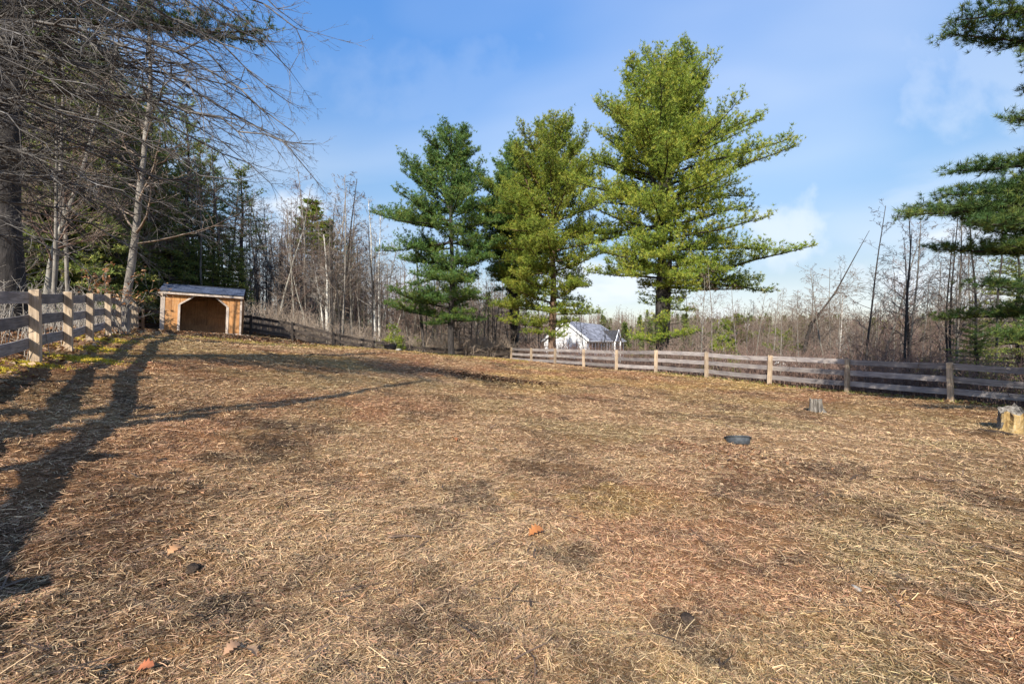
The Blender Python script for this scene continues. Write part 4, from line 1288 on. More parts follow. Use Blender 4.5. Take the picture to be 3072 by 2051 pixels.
def PX(disp): return disp * 3072 / 2349.0           # columns read off the 2349 px wide view
def at(dx, Yd): return WX(PX(dx), Yd)
def zat(dy, Yd): return WZ(dy * 3072 / 2349.0, Yd)

def side_prof(rows, k=1.0):
    """rows: (f, left, right): crown half-widths seen from the camera; depth is their mean"""
    fs = [r[0] for r in rows]; l = [r[1] for r in rows]; r_ = [r[2] for r in rows]
    def p(f, az):
        a = k * float(np.interp(f, fs, l)); b = k * float(np.interp(f, fs, r_)); c = math.cos(az)
        m = (a + b) / 2
        w = abs(c)
        return (b if c > 0 else a) * w + m * (1 - w)
    return p

# --- the four pines along the back of the paddock
def rows_from(disp_rows, xt, Yd, zb, H):
    k = Yd / (1365.3 / 1.3078)
    return [((EYE - (y - 784.2) * k - zb) / H, (xt - a) * k, (b - xt) * k) for y, a, b in disp_rows][::-1]
# 1: single pine on the left
Yd = 34.5; xt = 1036; zb = gz(at(xt, Yd), Yd); H = zat(277, Yd) - zb
rw = rows_from([(285, 1015, 1060), (310, 985, 1082), (350, 955, 1092), (400, 912, 1112), (450, 915, 1112), (490, 880, 1118), (530, 872, 1135), (580, 890, 1135), (620, 905, 1110), (650, 890, 1105), (690, 945, 1105), (725, 985, 1085)], xt, Yd, zb, H)
conifer(21, H, .27, side_prof(rw, 1.14), nb=96, crown0=.15, dead=.6, mat=NEEDLE_A, reps=2, tuft=.2, tw=.017, kn=10, extra=1.0, thick=.15, lat=.55, wh=1.4, leaders=[(H * .62, -1.4, .2, H * .9, .09), (H * .66, 1.0, -.3, H * .94, .08)], label='leftmost tall pine of the row, blue-green with a straight bare lower trunk', loc=(at(xt, Yd), Yd, zb), dens=.95, gap=.32, zlist=[(3.4, 3.05, 5.2, .12), (4.2, 3.5, 4.6, .15), (3.2, .3, 2.6, 0)])
# 2: dark twin-stemmed pine behind
Yd = 42.0; xt = 1180; zb = gz(at(xt, Yd), Yd); H = zat(318, Yd) - zb
rw = rows_from([(325, 1145, 1205), (360, 1128, 1235), (400, 1110, 1250), (450, 1092, 1265), (500, 1085, 1275), (560, 1085, 1275), (620, 1100, 1265), (650, 1130, 1240)], xt, Yd, zb, H)
conifer(33, H, .36, side_prof(rw, 1.16), nb=92, crown0=.36, dead=1.0, mat=NEEDLE_A, leaders=[(2.0, -.9, .3, H * .86, .26), (2.2, .9, 0, H * .8, .2)], label='dark twin-stemmed pine standing behind, second from the left', loc=(at(xt, Yd), Yd, zb), tuft=.21, tw=.019, reps=2, kn=9, extra=1.0, thick=.2, lat=.5)
# 3: paler pine in front of the house
Yd = 36.5; xt = 1268; zb = gz(at(xt, Yd), Yd); H = zat(262, Yd) - zb
rw = rows_from([(268, 1230, 1310), (300, 1215, 1345), (340, 1170, 1360), (400, 1145, 1380), (450, 1112, 1395), (500, 1100, 1400), (560, 1105, 1402), (600, 1115, 1385), (650, 1128, 1340), (700, 1130, 1325), (735, 1215, 1320)], xt, Yd, zb, H)
conifer(47, H, .34, side_prof(rw, 1.16), nb=86, crown0=.14, dead=.8, mat=NEEDLE_B, bark=BARK_BROWN, leaders=[(H * .55, -1.0, .3, H * .965, .1), (H * .55, 1.3, 0, H * .985, .1), (H * .5, -2.8, -.5, H * .84, .08)], label='yellow-green pine with a shaggy brown trunk just left of the white house', loc=(at(xt, Yd), Yd, zb), gap=.34, reps=2, tuft=.19, tw=.017, kn=10, extra=1.0, thick=.15, lat=.55, wh=1.4, zlist=[(3.1, 3.2, 4.2, .1), (4.4, 3.3, 5.0, .1), (4.2, 5.9, 3.8, 0), (5.4, 5.0, 3.6, .1), (2.6, 4.9, 2.4, -.1)])
# 4: the biggest
Yd = 29.0; xt = 1518; zb = gz(at(xt, Yd), Yd); H = zat(102, Yd) - zb
rw = rows_from([(95, 1480, 1555), (130, 1435, 1605), (180, 1412, 1645), (230, 1375, 1680), (260, 1350, 1680), (320, 1345, 1725), (380, 1335, 1745), (420, 1325, 1775), (460, 1322, 1765), (510, 1325, 1735), (560, 1335, 1725), (600, 1365, 1690), (640, 1375, 1640), (670, 1440, 1580), (735, 1420, 1590)], xt, Yd, zb, H)
conifer(58, H, .42, side_prof(rw, 1.05), nb=116, crown0=.27, dead=1.0, mat=NEEDLE_B, leaders=[(H * .5, -1.9, .2, H * .955, .13), (H * .5, 1.6, -.2, H * .98, .13), (H * .55, 2.6, .3, H * .92, .1), (H * .6, -3.0, -.3, H * .80, .09), (H * .45, .2, -1.5, H * .9, .1), (1.2, .75, .2, H * .55, .3)], label='biggest and tallest pine, rising behind the fence right of the house', loc=(at(xt, Yd), Yd, zb), dens=.95, reps=2, gap=.42, tuft=.18, tw=.016, kn=10, extra=1.0, thick=.16, lat=.55, wh=1.5,
        zlist=[(6.35, 6.23, 8.6, .0), (6.3, 6.1, 6.6, .02), (5.8, .25, 7.4, .0), (6.1, 6.3, 7.4, .0), (7.2, 3.3, 4.8, .1), (6.4, 3.0, 4.6, .05), (2.6, 5.0, 2.6, .1), (2.3, 3.9, 2.9, .05), (2.5, 5.9, 2.2, .05), (3.1, 4.4, 2.3, .2)])

# --- pine whose boughs come in from the right edge, and the tall pine at the left edge
zr = gz(15.2, 10.6)
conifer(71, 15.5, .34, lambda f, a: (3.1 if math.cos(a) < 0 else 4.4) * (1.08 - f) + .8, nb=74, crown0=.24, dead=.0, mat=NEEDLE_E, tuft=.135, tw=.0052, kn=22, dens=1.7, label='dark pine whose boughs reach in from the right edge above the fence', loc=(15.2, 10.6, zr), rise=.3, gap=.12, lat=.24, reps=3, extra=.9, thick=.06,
        zlist=[(5.45, 3.14, 6.1, -.14), (5.1, 3.24, 5.3, -.14), (4.6, 3.3, 4.6, -.14), (5.0, 3.05, 5.0, -.12), (5.9, 3.12, 5.2, -.12), (6.45, 3.2, 5.0, -.1), (7.3, 3.2, 3.9, -.1), (8.2, 3.3, 4.0, -.08), (9.0, 3.1, 4.6, -.08), (9.8, 3.15, 4.8, -.05), (4.3, 3.0, 4.4, -.14), (4.0, 3.2, 4.2, -.14), (3.3, 3.3, 4.0, -.12), (2.4, 3.05, 4.2, -.14), (2.9, 2.7, 4.0, -.12)])
zl = gz(-13.6, 12.2)
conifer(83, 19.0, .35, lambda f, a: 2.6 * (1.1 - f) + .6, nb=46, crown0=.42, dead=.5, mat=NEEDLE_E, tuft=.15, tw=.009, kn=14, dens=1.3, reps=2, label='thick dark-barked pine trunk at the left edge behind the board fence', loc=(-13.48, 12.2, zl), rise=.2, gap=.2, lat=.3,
        zlist=[(8.3, .04, 6.7, -.02), (8.9, .15, 6.3, -.02), (9.4, -.1, 6.2, .0)])

# --- conifers in the woods on the left (three kinds, copied)
hem = conifer(91, 16, .22, lambda f, a: 3.3 * (1.04 - f) ** .8 + .3, nb=105, crown0=.07, dead=.0, gap=.12, mat=NEEDLE_H, tuft=.19, tw=.026, kn=7, dens=.75, name='hemlock_tree', label='x', droop=.25, rise=.1, flat=.05)
pin = conifer(95, 19, .25, lambda f, a: 3.0 * (1.15 - f) + .3 + .8 * math.sin(7 * a + 9 * f), nb=70, crown0=.45, dead=.9, mat=NEEDLE_H, tuft=.2, tw=.024, kn=8, dens=.8, label='x', name='pine_tree', gap=.15)
pin2 = conifer(97, 18, .2, lambda f, a: 2.6 * (1.12 - f) + .4, nb=80, crown0=.6, dead=.9, mat=NEEDLE_B, tuft=.24, tw=.03, kn=9, dens=.8, reps=2, label='x', name='pine_tree', bark=BARK_PALE, gap=.1)
def put(o, dx, Yd, Hn, H0_, label, group=None, wide=1.0, lean=(0, 0)):
    x = at(dx, Yd); s = Hn / H0_
    return copy_tree(o, (x, Yd, gz(x, Yd) - .05), rnd.uniform(0, 6.28), (s * wide, s * wide, s), label, group, lean)
GH = 'dark evergreens crowding the woods behind the left fence'
LH = 'dark evergreen in the dense woods behind the left fence and the shelter'
for dx, Yd, Hn, wd in ((20, 24, 17, 1.2), (90, 27, 15, 1.2), (150, 24, 15, 1.2), (205, 27, 13, 1.3), (240, 31, 19, 1.1), (265, 27.5, 8, 1.4), (310, 33, 15, 1.2), (350, 36, 14, 1.2), (390, 33, 12, 1.3), (420, 40, 17, 1.1), (60, 30, 21, 1.1),
                       (-60, 24, 17, 1.2), (-120, 26, 20, 1.2), (120, 36, 22, 1.1), (330, 30, 7, 1.5), (180, 40, 24, 1.1), (450, 36, 8, 1.5), (490, 35, 8, 1.5), (525, 37, 9, 1.3), (0, 38, 23, 1.2), (40, 36, 16, 1.4), (130, 30, 12, 1.5), (225, 34, 14, 1.4), (285, 38, 16, 1.4), (175, 30, 9, 1.6), (70, 42, 22, 1.3), (400, 36, 9, 1.5), (330, 42, 19, 1.3), (250, 46, 22, 1.3), (440, 46, 17, 1.3), (500, 42, 12, 1.3), (-20, 32, 24, 1.2), (55, 44, 27, 1.2), (110, 33, 21, 1.2), (160, 46, 27, 1.2), (205, 38, 22, 1.2), (260, 40, 21, 1.2), (300, 34, 17, 1.3), (345, 44, 20, 1.2), (10, 29, 18, 1.3), (85, 38, 24, 1.2)):
    zn = ('behind the first two fence posts on the left' if dx < 200 else 'between the third fence post and the shelter' if dx < 365 else 'behind the shelter roof')
    if dx > 340: Hn *= .84
    sz = 'low' if Hn < 10 else 'tall' if Hn > 16 else 'mid-height'
    put(hem, dx, Yd, Hn, 16, sz + ' dark feathery evergreen in the woods ' + zn, sz + ' evergreens ' + zn, wd)
for dx, Yd, Hn in ((345, 32, 17), (430, 38, 19), (300, 42, 21), (490, 44, 17), (380, 45, 21), (210, 34, 22), (30, 27, 22), (460, 47, 19), (110, 27, 22)):
    zn = ('behind the first three fence posts' if dx < 250 else 'left of the shelter' if dx < 365 else 'above the shelter roof')
    put(pin, dx, Yd, Hn, 19, 'tall dark pine rising out of the woods ' + zn, 'tall pines ' + zn)
put(pin, 555, 40, 14.3, 19, 'dark pine spreading its boughs over the right end of the shelter', None, 1.35)
put(hem, 548, 36.5, 6.5, 16, 'low dark evergreen just behind the right corner of the shelter', None, 1.3)
put(pin2, 716, 52, 15.6, 18, 'thin pine with a bright tuft of needles, tallest left of the paddock pines', None, 1.7, (0, .03))
put(pin2, 752, 56, 14.6, 18, 'thin pine just right of and lower than the bright-tufted one', None, 1.35)
put(hem, 800, 62, 14.0, 16, 'small cone-topped evergreen standing above the bare woods', None, 1.1)
# small green pines beyond the right fence and in the thicket
sap = conifer(101, 4.6, .06, lambda f, a: 1.9 * (1.05 - f) ** .5 + .1, nb=22, crown0=.6, dead=.0, mat=NEEDLE_B, tuft=.17, tw=.015, kn=10, dens=1.0, gap=.15, thick=.05, label='x', name='small_pine', bark=BARK_PALE, flat=.05)
sap2 = conifer(103, 2.2, .03, lambda f, a: .9 * (1.1 - f) + .1, nb=26, crown0=.05, dead=.0, gap=.3, mat=NEEDLE_B, tuft=.13, tw=.014, kn=9, dens=1.0, label='x', name='pine_sapling', bark=BARK_PALE)
put(sap, 1795, 29, zat(752, 29) - gz(at(1795, 29), 29), 4.6, 'lime-green flat-topped small pine just beyond the right fence', None, .95)
put(sap, 1690, 36, zat(722, 36) - gz(at(1690, 36), 36), 4.6, 'yellow-green small pine left of and behind the lime-green one', None, 1.25)
put(sap2, 905, 33.5, 2.3, 2.2, 'bright yellow-green sapling behind the stock tub', None, 1.1)
put(sap2, 960, 37, 1.8, 2.2, 'low green sapling left of the leaning dark trunk', None, 1.3)
put(sap2, 1660, 26.5, 3.0, 2.2, 'small green sapling seen through the rails right of the biggest pine', None, .9)
put(sap2, 870, 36, 1.2, 2.2, 'low green bush at the foot of the white birch pair', None, 1.6)
hem2 = put(hem, 2240, 19.5, 3.6, 16, 'low dark evergreen bough mass behind the shaded fence at the right', None, 2.3)
put(hem, 2335, 22, 8.5, 16, 'dark evergreen at the right edge beyond the shaded fence', None, 1.5)
put(hem, 2120, 24, 2.4, 16, 'knee-high dark evergreen beside the last sunlit fence post', None, 2.4)
put(hem, 2700, 4.6, 9.5, 16, 'evergreen just outside the frame on the right, shading the end of the fence', None, .95)
bpy.context.view_layer.update()
_o = [o for o in bpy.data.objects if (o.get('label') or '').startswith('evergreen just outside')][0]
_o.location = (12.3, 4.6, gz(12.3, 4.6))
for o in (hem, pin, pin2, sap, sap2):
    for ch in list(o.children): bpy.data.objects.remove(ch)
    bpy.data.objects.remove(o)

# --- beech whose silver branches fill the upper left: trunk just outside the frame
def beech():
    bx, by = -10.4, 6.4; zb = gz(bx, by)
    o = thing('beech_tree', 'big leafless tree whose silver branches sweep in from the upper left', 'tree', (bx, by, zb))
    n = 14; H = 15.0
    P = np.array([(.15 * math.sin(i * .6), .12 * math.cos(i * .5), -.4 + (H + .4) * i / n) for i in range(n + 1)])
    v, f = path_tube(P, [.3 * (1 - .9 * i / n) + .02 for i in range(n + 1)], 12, .05, 5)
    link('trunk', mesh_np('trunk', v, f, BARK_PALE, True), o)
    b = Bare(5, [7, 5, 3], [.3, .22, .16, .12], [.09, .12, .17, .2], [.0, .0, .01, .0], .42, .0017, (.3, .85), 230000, .12)
    g = random.Random(9)
    tips = [(735, 385, 8.3, .42), (700, 60, 6.4, .55), (690, 150, 7.2, .5), (640, 250, 8, .42), (610, 500, 9.4, .30), (500, 560, 9.2, .24), (590, 330, 9.6, .38), (420, 150, 7, .5), (320, 60, 5.6, .55), (660, 20, 5.9, .62),
            (380, 620, 10.2, .2), (230, 640, 8.6, .2), (270, 440, 6.6, .3), (140, 560, 7, .24), (520, 110, 8.4, .52), (560, 430, 7.6, .3), (450, 380, 10, .35), (330, 290, 7.2, .38), (200, 200, 5.6, .42), (660, 330, 6.8, .38), (120, 330, 6.0, .3), (60, 90, 5.2, .45), (480, 250, 6.0, .42), (300, 520, 9.6, .25),
            (560, 30, 7.6, .6), (700, 300, 7.6, .4), (420, 480, 8.2, .28), (180, 60, 7.6, .55), (90, 460, 8.4, .26),
            (640, 90, 6.8, .55), (590, 190, 7.4, .5), (680, 230, 8.4, .46), (540, 270, 8.8, .4), (640, 420, 9, .34), (590, 380, 8.2, .36), (440, 60, 7.2, .58), (380, 200, 8, .48), (250, 120, 6.6, .55), (300, 380, 9, .36), (430, 430, 9.6, .32), (200, 300, 7.4, .4), (60, 220, 6.4, .45), (160, 420, 9.2, .3), (350, 560, 10.4, .24), (510, 480, 9.8, .28), (60, 380, 7.6, .32), (260, 30, 8.4, .62)]
    for dx, dy, Yt_, hf in tips:
        T = np.array([at(dx - (22 if dx > 500 else 10), Yt_) - bx, Yt_ - by, zat(dy, Yt_) - zb])
        z0 = max(1.8, min(H * .85, T[2] * .55 + H * hf * .35 + g.uniform(-.5, .5)))
        A = np.array([np.interp(z0, P[:, 2], P[:, 0]), np.interp(z0, P[:, 2], P[:, 1]), z0])
        L = np.linalg.norm(T - A)
        bow = np.array([g.gauss(0, .25), g.gauss(0, .4), L * g.uniform(.08, .2)])
        m = 16; prev = A; r0 = .007 + .0048 * L
        for i in range(m):
            t = (i + 1) / m
            q = A + (T - A) * t + bow * 4 * t * (1 - t) + np.array([g.gauss(0, .05), g.gauss(0, .05), g.gauss(0, .05)])
            ra, rb = r0 * (1 - .9 * i / m) + .004, r0 * (1 - .9 * t) + .004
            b.S.append((*prev, *q, ra, rb))
            d = _norm(tuple(q - prev))
            for _ in range(3 if t > .25 else 1):
                if g.random() < .95:
                    nd = _norm((d[0] + g.gauss(0, .55), d[1] + g.gauss(0, .55), d[2] + g.gauss(-.05, .5)))
                    b.grow(tuple(q), nd, L * .27 * (1.3 - .95 * t) * g.uniform(.5, 1.2), max(.005, ra * .55), 1)
            prev = q
    # the side away from the camera, more roughly
    for k in range(7):
        z0 = 4 + k * 1.4; az = g.uniform(1.9, 5.4)
        A = (np.interp(z0, P[:, 2], P[:, 0]), np.interp(z0, P[:, 2], P[:, 1]), z0)
        b.grow(A, (math.cos(az) * .8, math.sin(az) * .8, .5), g.uniform(2.5, 4.5), .045, 1)
    V, F = segs_tubes(np.array(b.S), 4)
    link('branches', mesh_np('branches', V, F, BEECHT, True), o)
    print('beech segs', len(b.S))
beech()

# two leafless trees standing behind the photographer: they throw the long branch shadows over the straw
for k, (x, y, Hh, sd) in enumerate(((-7.5, -2.0, 11.5, 201), (-8.6, -3.0, 12, 203), (-14.5, -6.0, 13, 205))):
    tr, S = bare_tree_mesh(sd, Hh, .155, .5, 8, (2, 1), spread=.3, rmin=.006, lean=(.05, 0))
    split_mesh_tree('bare_tree', tr, S, BARK_GREY, TWIG, 'leafless tree standing behind the photographer and throwing long shadows on the straw', 'tree', 'leafless trees behind the photographer', 3, True, (x, y, gz(x, y)))

# --- forest trees: eight moulds, copied
KIND = []
DK = []
for k, (Hh, r_, c0, nb_, tw_) in enumerate(((12, .08, .35, 24, (6, 4)), (11, .075, .4, 22, (5, 4)), (12, .085, .3, 24, (6, 3)))):
    tr, S = bare_tree_mesh(340 + k, Hh, r_, c0, nb_, tw_, spread=.26, rmin=.008, wob=.03)
    DK.append((split_mesh_tree('bare_tree', tr, S, BARK_DARK, TWIG_DARK, 'x', 'tree', None), Hh))
for k, (Hh, r_, c0, nb_, tw_) in enumerate(((14, .11, .25, 34, (6, 4)), (15, .13, .22, 36, (6, 4)), (12, .08, .3, 30, (6, 3)), (16, .13, .35, 34, (6, 4)), (11, .08, .15, 34, (6, 4)), (13, .09, .4, 26, (6, 4)))):
    tr, S = bare_tree_mesh(300 + k, Hh, r_, c0, nb_, tw_, spread=.30, rmin=.0085, lean=((rnd.random() - .5) * .08, (rnd.random() - .5) * .05))
    KIND.append((split_mesh_tree('bare_tree', tr, S, [BARK_GREY, BARK_PALE, BARK_GREY][k % 3], [TWIG, TWIG_RED][k % 2], 'x', 'tree', None), Hh))
GB = {}
FARL = []
def bare(dx, Yd, Hn, label, group=None, k=None, lean=(0, 0), wide=1.0, pool=None):
    if Yd > 51:
        FARL.append((at(dx, Yd), Yd, Hn)); return None
    pool = pool or KIND
    o, H0_ = pool[rnd.randrange(len(pool)) if k is None else k]
    return put(o, dx, Yd, Hn, H0_, label, group, wide, lean)
def fence_y_right(x):
    xs_ = [p[0] for p in RIGHT]; return float(np.interp(x, xs_, [p[1] for p in RIGHT]))
def fence_y_back(x):
    return float(np.interp(x, [p[0] for p in BACK], [p[1] for p in BACK]))
# behind the back fence, between the shelter and the pines
for i in range(250):
    while True:
        Yd = 33 + 42 * rnd.random() ** 1.2; dx = rnd.uniform(545, 1240)
        x = at(dx, Yd)
        if Yd > fence_y_back(x) + 1.0: break
    hh = (rnd.uniform(6.5, 14) if dx < 830 else rnd.uniform(5, 11)) * (1 + max(0, Yd - 45) * .012)
    if dx > 1090: hh = rnd.uniform(6, 9)
    zn = ('just right of the shelter' if dx < 640 else 'between the shelter and the brightest white birch' if dx < 735 else 'between the brightest birch and the tall white-stemmed birch' if dx < 860 else 'between the tall white-stemmed birch and the first pine' if dx < 1030 else 'behind the trunks of the paddock pines')
    fr = ''
    bare(dx, Yd, hh, fr + 'slender leafless tree in the woods ' + zn, fr + 'bare trees ' + zn, None, (0, rnd.uniform(-.06, .06)), rnd.uniform(.8, 1.5), KIND + DK)
# behind the left fence
for i in range(46):
    while True:
        Yd = rnd.uniform(14, 44); dx = rnd.uniform(-60, 540); x = at(dx, Yd)
        if not inside(np.array([x]), np.array([Yd]))[0] and (x < np.interp(Yd, [p[1] for p in LEFT], [p[0] for p in LEFT]) - 1.2 or Yd > 33) and not (-31 < x - .362 * Yd < -24 and Yd < 26): break
    zn = ('behind the first two fence posts on the left' if dx < 200 else 'between the third fence post and the shelter' if dx < 365 else 'behind the shelter')
    bare(dx, Yd, rnd.uniform(9, 16), 'leafless tree among the evergreens ' + zn, 'bare trees ' + zn)
# right woods
for i in range(165):
    while True:
        Yd = 21 + 50 * rnd.random() ** 1.1; dx = rnd.uniform(1560, 2480); x = at(dx, Yd)
        if x > 18 or Yd > fence_y_right(x) + 3: break
    hh = rnd.uniform(4.6, 7.0) if dx < 2000 else rnd.uniform(6.6, 10.2)
    if Yd > 45: hh *= 1.15
    zn = ('right of the white house' if dx < 1840 else 'between the lime-green pine and the vine tangle' if dx < 2040 else 'between the vine tangle and the last sunlit post' if dx < 2200 else 'beyond the shaded end of the right fence')
    fr = 'far ' if Yd > 45 else ''
    bare(dx, Yd, hh, fr + 'thin leafless tree in the thicket ' + zn, fr + 'bare trees ' + zn)
# in front of the house
for dx, Yd, hh in ((1302, 46, 5.5), (1345, 43, 6.2), (1372, 50, 6.5), (1400, 44, 4.6), (1425, 52, 6.0), (1452, 47, 5.0), (1325, 50, 7), (1290, 42, 5.5), (1385, 42, 5), (1415, 49, 6)):
    bare(dx, Yd, hh, 'thin leafless tree standing between the grey fence and the white house', 'thin trees in front of the white house')
# the ones that stand out
bare(100, 17, 12, 'pale slender trunk between the big dark trunk and the second fence post', None, 1, (0, .02))
bare(160, 20, 12, 'thin grey trunk leaning right, behind the second fence post', None, 2, (0, .12))
bare(283, 18.5, 15, 'thick grey mottled trunk right behind the fifth fence post', None, 0, (0, .03), 1.35)
bare(632, 34.5, 9.5, 'crooked dark tree forking low behind the fence right of the shelter', None, 4, (0, .05), 1.6)
bare(1985, 21, 8.6, 'nearest slim dark tree right of the fallen vines', None, 0, (0, 0), 1.0, DK)
ORD = ['first', 'second', 'third', 'fourth', 'fifth', 'sixth', 'seventh']
for kk, (dx, hh, Yd) in enumerate(((2070, 9.4, 22), (2083, 8.6, 23), (2100, 9.2, 25), (2172, 8.4, 22), (2190, 9.4, 21.5), (2238, 9.4, 20), (2280, 9.0, 19.5))):
    bare(dx, Yd, hh, ORD[kk] + ' of seven slim dark trees against the sky, counted rightwards from the vine tangle', 'slim dark trees against the sky on the right', None, (0, rnd.uniform(-.06, .03)), 1.0, DK)
for o, _h in KIND + DK:
    for ch in list(o.children): bpy.data.objects.remove(ch)
    bpy.data.objects.remove(o)
def birch(dx, Yd, ytop, r_, label, seed, lean=(0, 0), nb=16, c0=.5):
    x = at(dx, Yd); zb_ = gz(x, Yd); Hh = zat(ytop, Yd) - zb_
    tr, S = bare_tree_mesh(seed, Hh, r_, min(c0, .32), nb + 14, (6, 4), spread=.27, rmin=.009, lean=lean)
    split_mesh_tree('birch_tree', tr, S, BIRCH, TWIG_PALE, label, 'tree', None, 3, True, (x, Yd, zb_))
birch(753, 36, 545, .16, 'white birch with the brightest trunk in the middle of the bare woods', 401, (-.01, 0), 20, .35)
birch(742, 36.5, 600, .08, 'thinner white birch leaning against the brightest one', 402, (.01, 0))
birch(861, 37, 470, .12, 'tall white-stemmed birch left of the stock tub, top against the sky', 403, (-.035, 0), 20, .45)
birch(870, 38, 480, .09, 'darker-topped birch directly right of the tall white-stemmed one', 404, (-.03, 0), 18, .5)
birch(1914, 33, 675, .06, 'small white birch standing alone right of the lime-green pine', 405, (.02, 0), 22, .35)
# leaning dark trunk left of the first pine
Yd = 36.0; x = at(978, Yd)
tr, S = bare_tree_mesh(410, 9.5, .17, .4, 18, (5, 3), spread=.3, rmin=.006, lean=(-.16, 0), wob=.015)
split_mesh_tree('bare_tree', tr, S, BARK_DARK, TWIG, 'dark trunk leaning left, just left of the first pine', 'tree', None, 3, True, (x, Yd, gz(x, Yd)))
# vine-hung leaning tree on the right
Yd = 27.0; x = at(1838, Yd); zb_ = gz(x, Yd)
P = np.array([(0, 0, -.4), (.05, 0, 1), (.15, 0, 2.2), (.35, 0, 3.2), (.6, 0, 4.0), (1.3, 0, 4.9), (2.1, .1, 5.9), (2.7, .1, 7.0), (3.3, .1, 8.1), (4.2, .2, 9.6)])
b = Bare(420, [5, 4, 2], [.4, .25, .2, .15], [.12, .2, .25, .2], [.03, .0, .0, .0], .5, .006, (.5, 1.2))
for k in range(64):
    f = (3.0 + k / 64 * 5.9) if k < 40 else (3.2 + (k - 40) / 24 * 1.6); i = min(8, int(f)); q = P[i] + (P[i + 1] - P[i]) * (f - i); g_ = b.g
    az = g_.uniform(0, 6.28); b.grow(tuple(q), (math.cos(az), math.sin(az), g_.uniform(-.3, .7)), g_.uniform(.8, 2.3), .016, 0)
tr = path_tube(P, [.13, .12, .11, .11, .10, .06, .045, .035, .025, .012], 8, .12, 4)
split_mesh_tree('leaning_tree', tr, np.array(b.S), BARK_DARK, TWIG, 'crooked tree leaning right with tangled vines at its bend, against the sky', 'tree', None, 3, True, (x, Yd, zb_))
# tangle of vines pulled over between the trees
def tangle(cx, cy, Yd, w, h, n, label, seed, mat=TWIG_RED):
    g = random.Random(seed); x0 = at(cx, Yd); zg = gz(x0, Yd)
    b = Bare(seed, [3, 2], [.3, .25, .2], [.2, .25, .3], [-.06, -.03, 0], .45, .007, (.4, 1.3))
    for k in range(n):
        a = g.gauss(0, w * .28); st = (a * .6, g.gauss(0, .7), 0.0)
        L = h * g.uniform(.5, 1.15)
        b.grow(st, _norm((g.gauss(.15, .25), g.gauss(0, .2), 1)), L, .012, 0)
    V, F = segs_tubes(np.array(b.S), 3)
    tag(link('vine_tangle', mesh_np('vine_tangle', V, F, mat, True), None, (x0, Yd, zg)), label, 'vines')
tangle(2015, 0, 25.5, 2.6, 5.4, 190, 'dense brown tangle of vines heaped between the leaning tree and the slim dark trees', 431)
tangle(1535, 0, 27.4, 2.4, 2.4, 60, 'dark tangle of vines over the fence under the biggest pine', 432, TWIG)
tangle(1195, 0, 40.5, 1.8, 1.9, 70, 'heap of dry vines over the fence corner by the twin-stemmed pine', 433, TWIG)
# oak sapling keeping its orange leaves, and a straw-coloured shrub near the fence corner
def leafy(name, dx, Yd, hh, w, n, cols, label, cat, seed, size=.1, z0=.25):
    x = at(dx, Yd); zb_ = gz(x, Yd); g = np.random.default_rng(seed)
    o = thing(name, label, cat, (x, Yd, zb_))
    b = Bare(seed, [5, 4], [.25, .2, .15], [.12, .15, .2], [.05, .03, 0], .5, .005, (.5, 1.1))
    for k in range(9): b.grow((g.normal(0, .1), g.normal(0, .1), -.1), _norm((g.normal(0, .3) * w / hh * 2, g.normal(0, .3), 1)), hh * g.uniform(.7, 1.05), .016, 0)
    S = np.array(b.S); V, F = segs_tubes(S, 3); link('branches', mesh_np('branches', V, F, TWIG_PALE, True), o)
    ok = S[:, 5] > hh * z0
    pick = S[ok][g.integers(0, ok.sum(), n)]
    p = pick[:, 3:6] + g.normal(0, .06, (n, 3))
    col = np.array(cols)[g.integers(0, len(cols), n)] * g.uniform(.7, 1.25, (n, 1))
    V, F, C = leaves_at(p[:, 0], p[:, 1], p[:, 2], np.full(n, size), np.clip(col, 0, .8), g, .8)
    link('leaves', mesh_np('leaves', V, F, LEAFM, False, {'hue': C}), o)
leafy('oak_sapling', 283, 15.4, 2.2, 1.4, 260, [(.55, .27, .12), (.62, .36, .18), (.42, .2, .09)], 'sapling with clinging orange-brown leaves behind the third and fourth fence posts', 'sapling', 501, .13, .5)
leafy('dry_shrub', 342, 28.5, 1.7, 1.6, 1500, [(.50, .42, .20), (.58, .50, .28), (.36, .32, .12)], 'straw-coloured dry shrub between the fence corner and the shelter', 'shrub', 503, .12, .15)
leafy('dry_shrub', 985, 36.6, 1.5, 1.4, 500, [(.38, .26, .18), (.30, .20, .12)], 'brown leafy shrub at the foot of the leaning dark trunk', 'shrub', 505, .12, .2)

# --- undergrowth: thin stems outside the fences (uncountable)
def brush(n, sampler, hmin, hmax, mat, seed, name, label, r=.006):
    g = np.random.default_rng(seed)
    x, y = sampler(g, n); ok = ~inside(x, y); x, y = x[ok], y[ok]; n = len(x)
    z = H0(x, y)
    hh = g.uniform(hmin, hmax, n); le = g.normal(0, .28, (n, 2))
    k = r * (1 + np.hypot(x, y) / 45)
    p0 = np.stack([x, y, z - .05], -1); m = p0 + np.stack([le[:, 0] * hh * .4, le[:, 1] * hh * .4, hh * .55], -1)
    t = m + np.stack([(le[:, 0] + g.normal(0, .35, n)) * hh * .5, (le[:, 1] + g.normal(0, .35, n)) * hh * .5, hh * .45], -1)
    S = [np.c_[p0, m, k * 1.3, k], np.c_[m, t, k, k * .5]]
    for _ in range(4):
        f = g.uniform(.2, 1, (n, 1)); q = np.where(g.random((n, 1)) < .5, p0 + (m - p0) * f, m + (t - m) * f)
        e_ = q + np.stack([g.normal(0, .3, n) * hh * .5, g.normal(0, .3, n) * hh * .5, np.abs(g.normal(.2, .2, n)) * hh * .6], -1)
        S.append(np.c_[q, e_, k * .7, k * .35])
    V, F = segs_tubes(np.concatenate(S), 3)
    tag(link(name, mesh_np(name, V, F, mat, True)), label, 'undergrowth', kind='stuff')
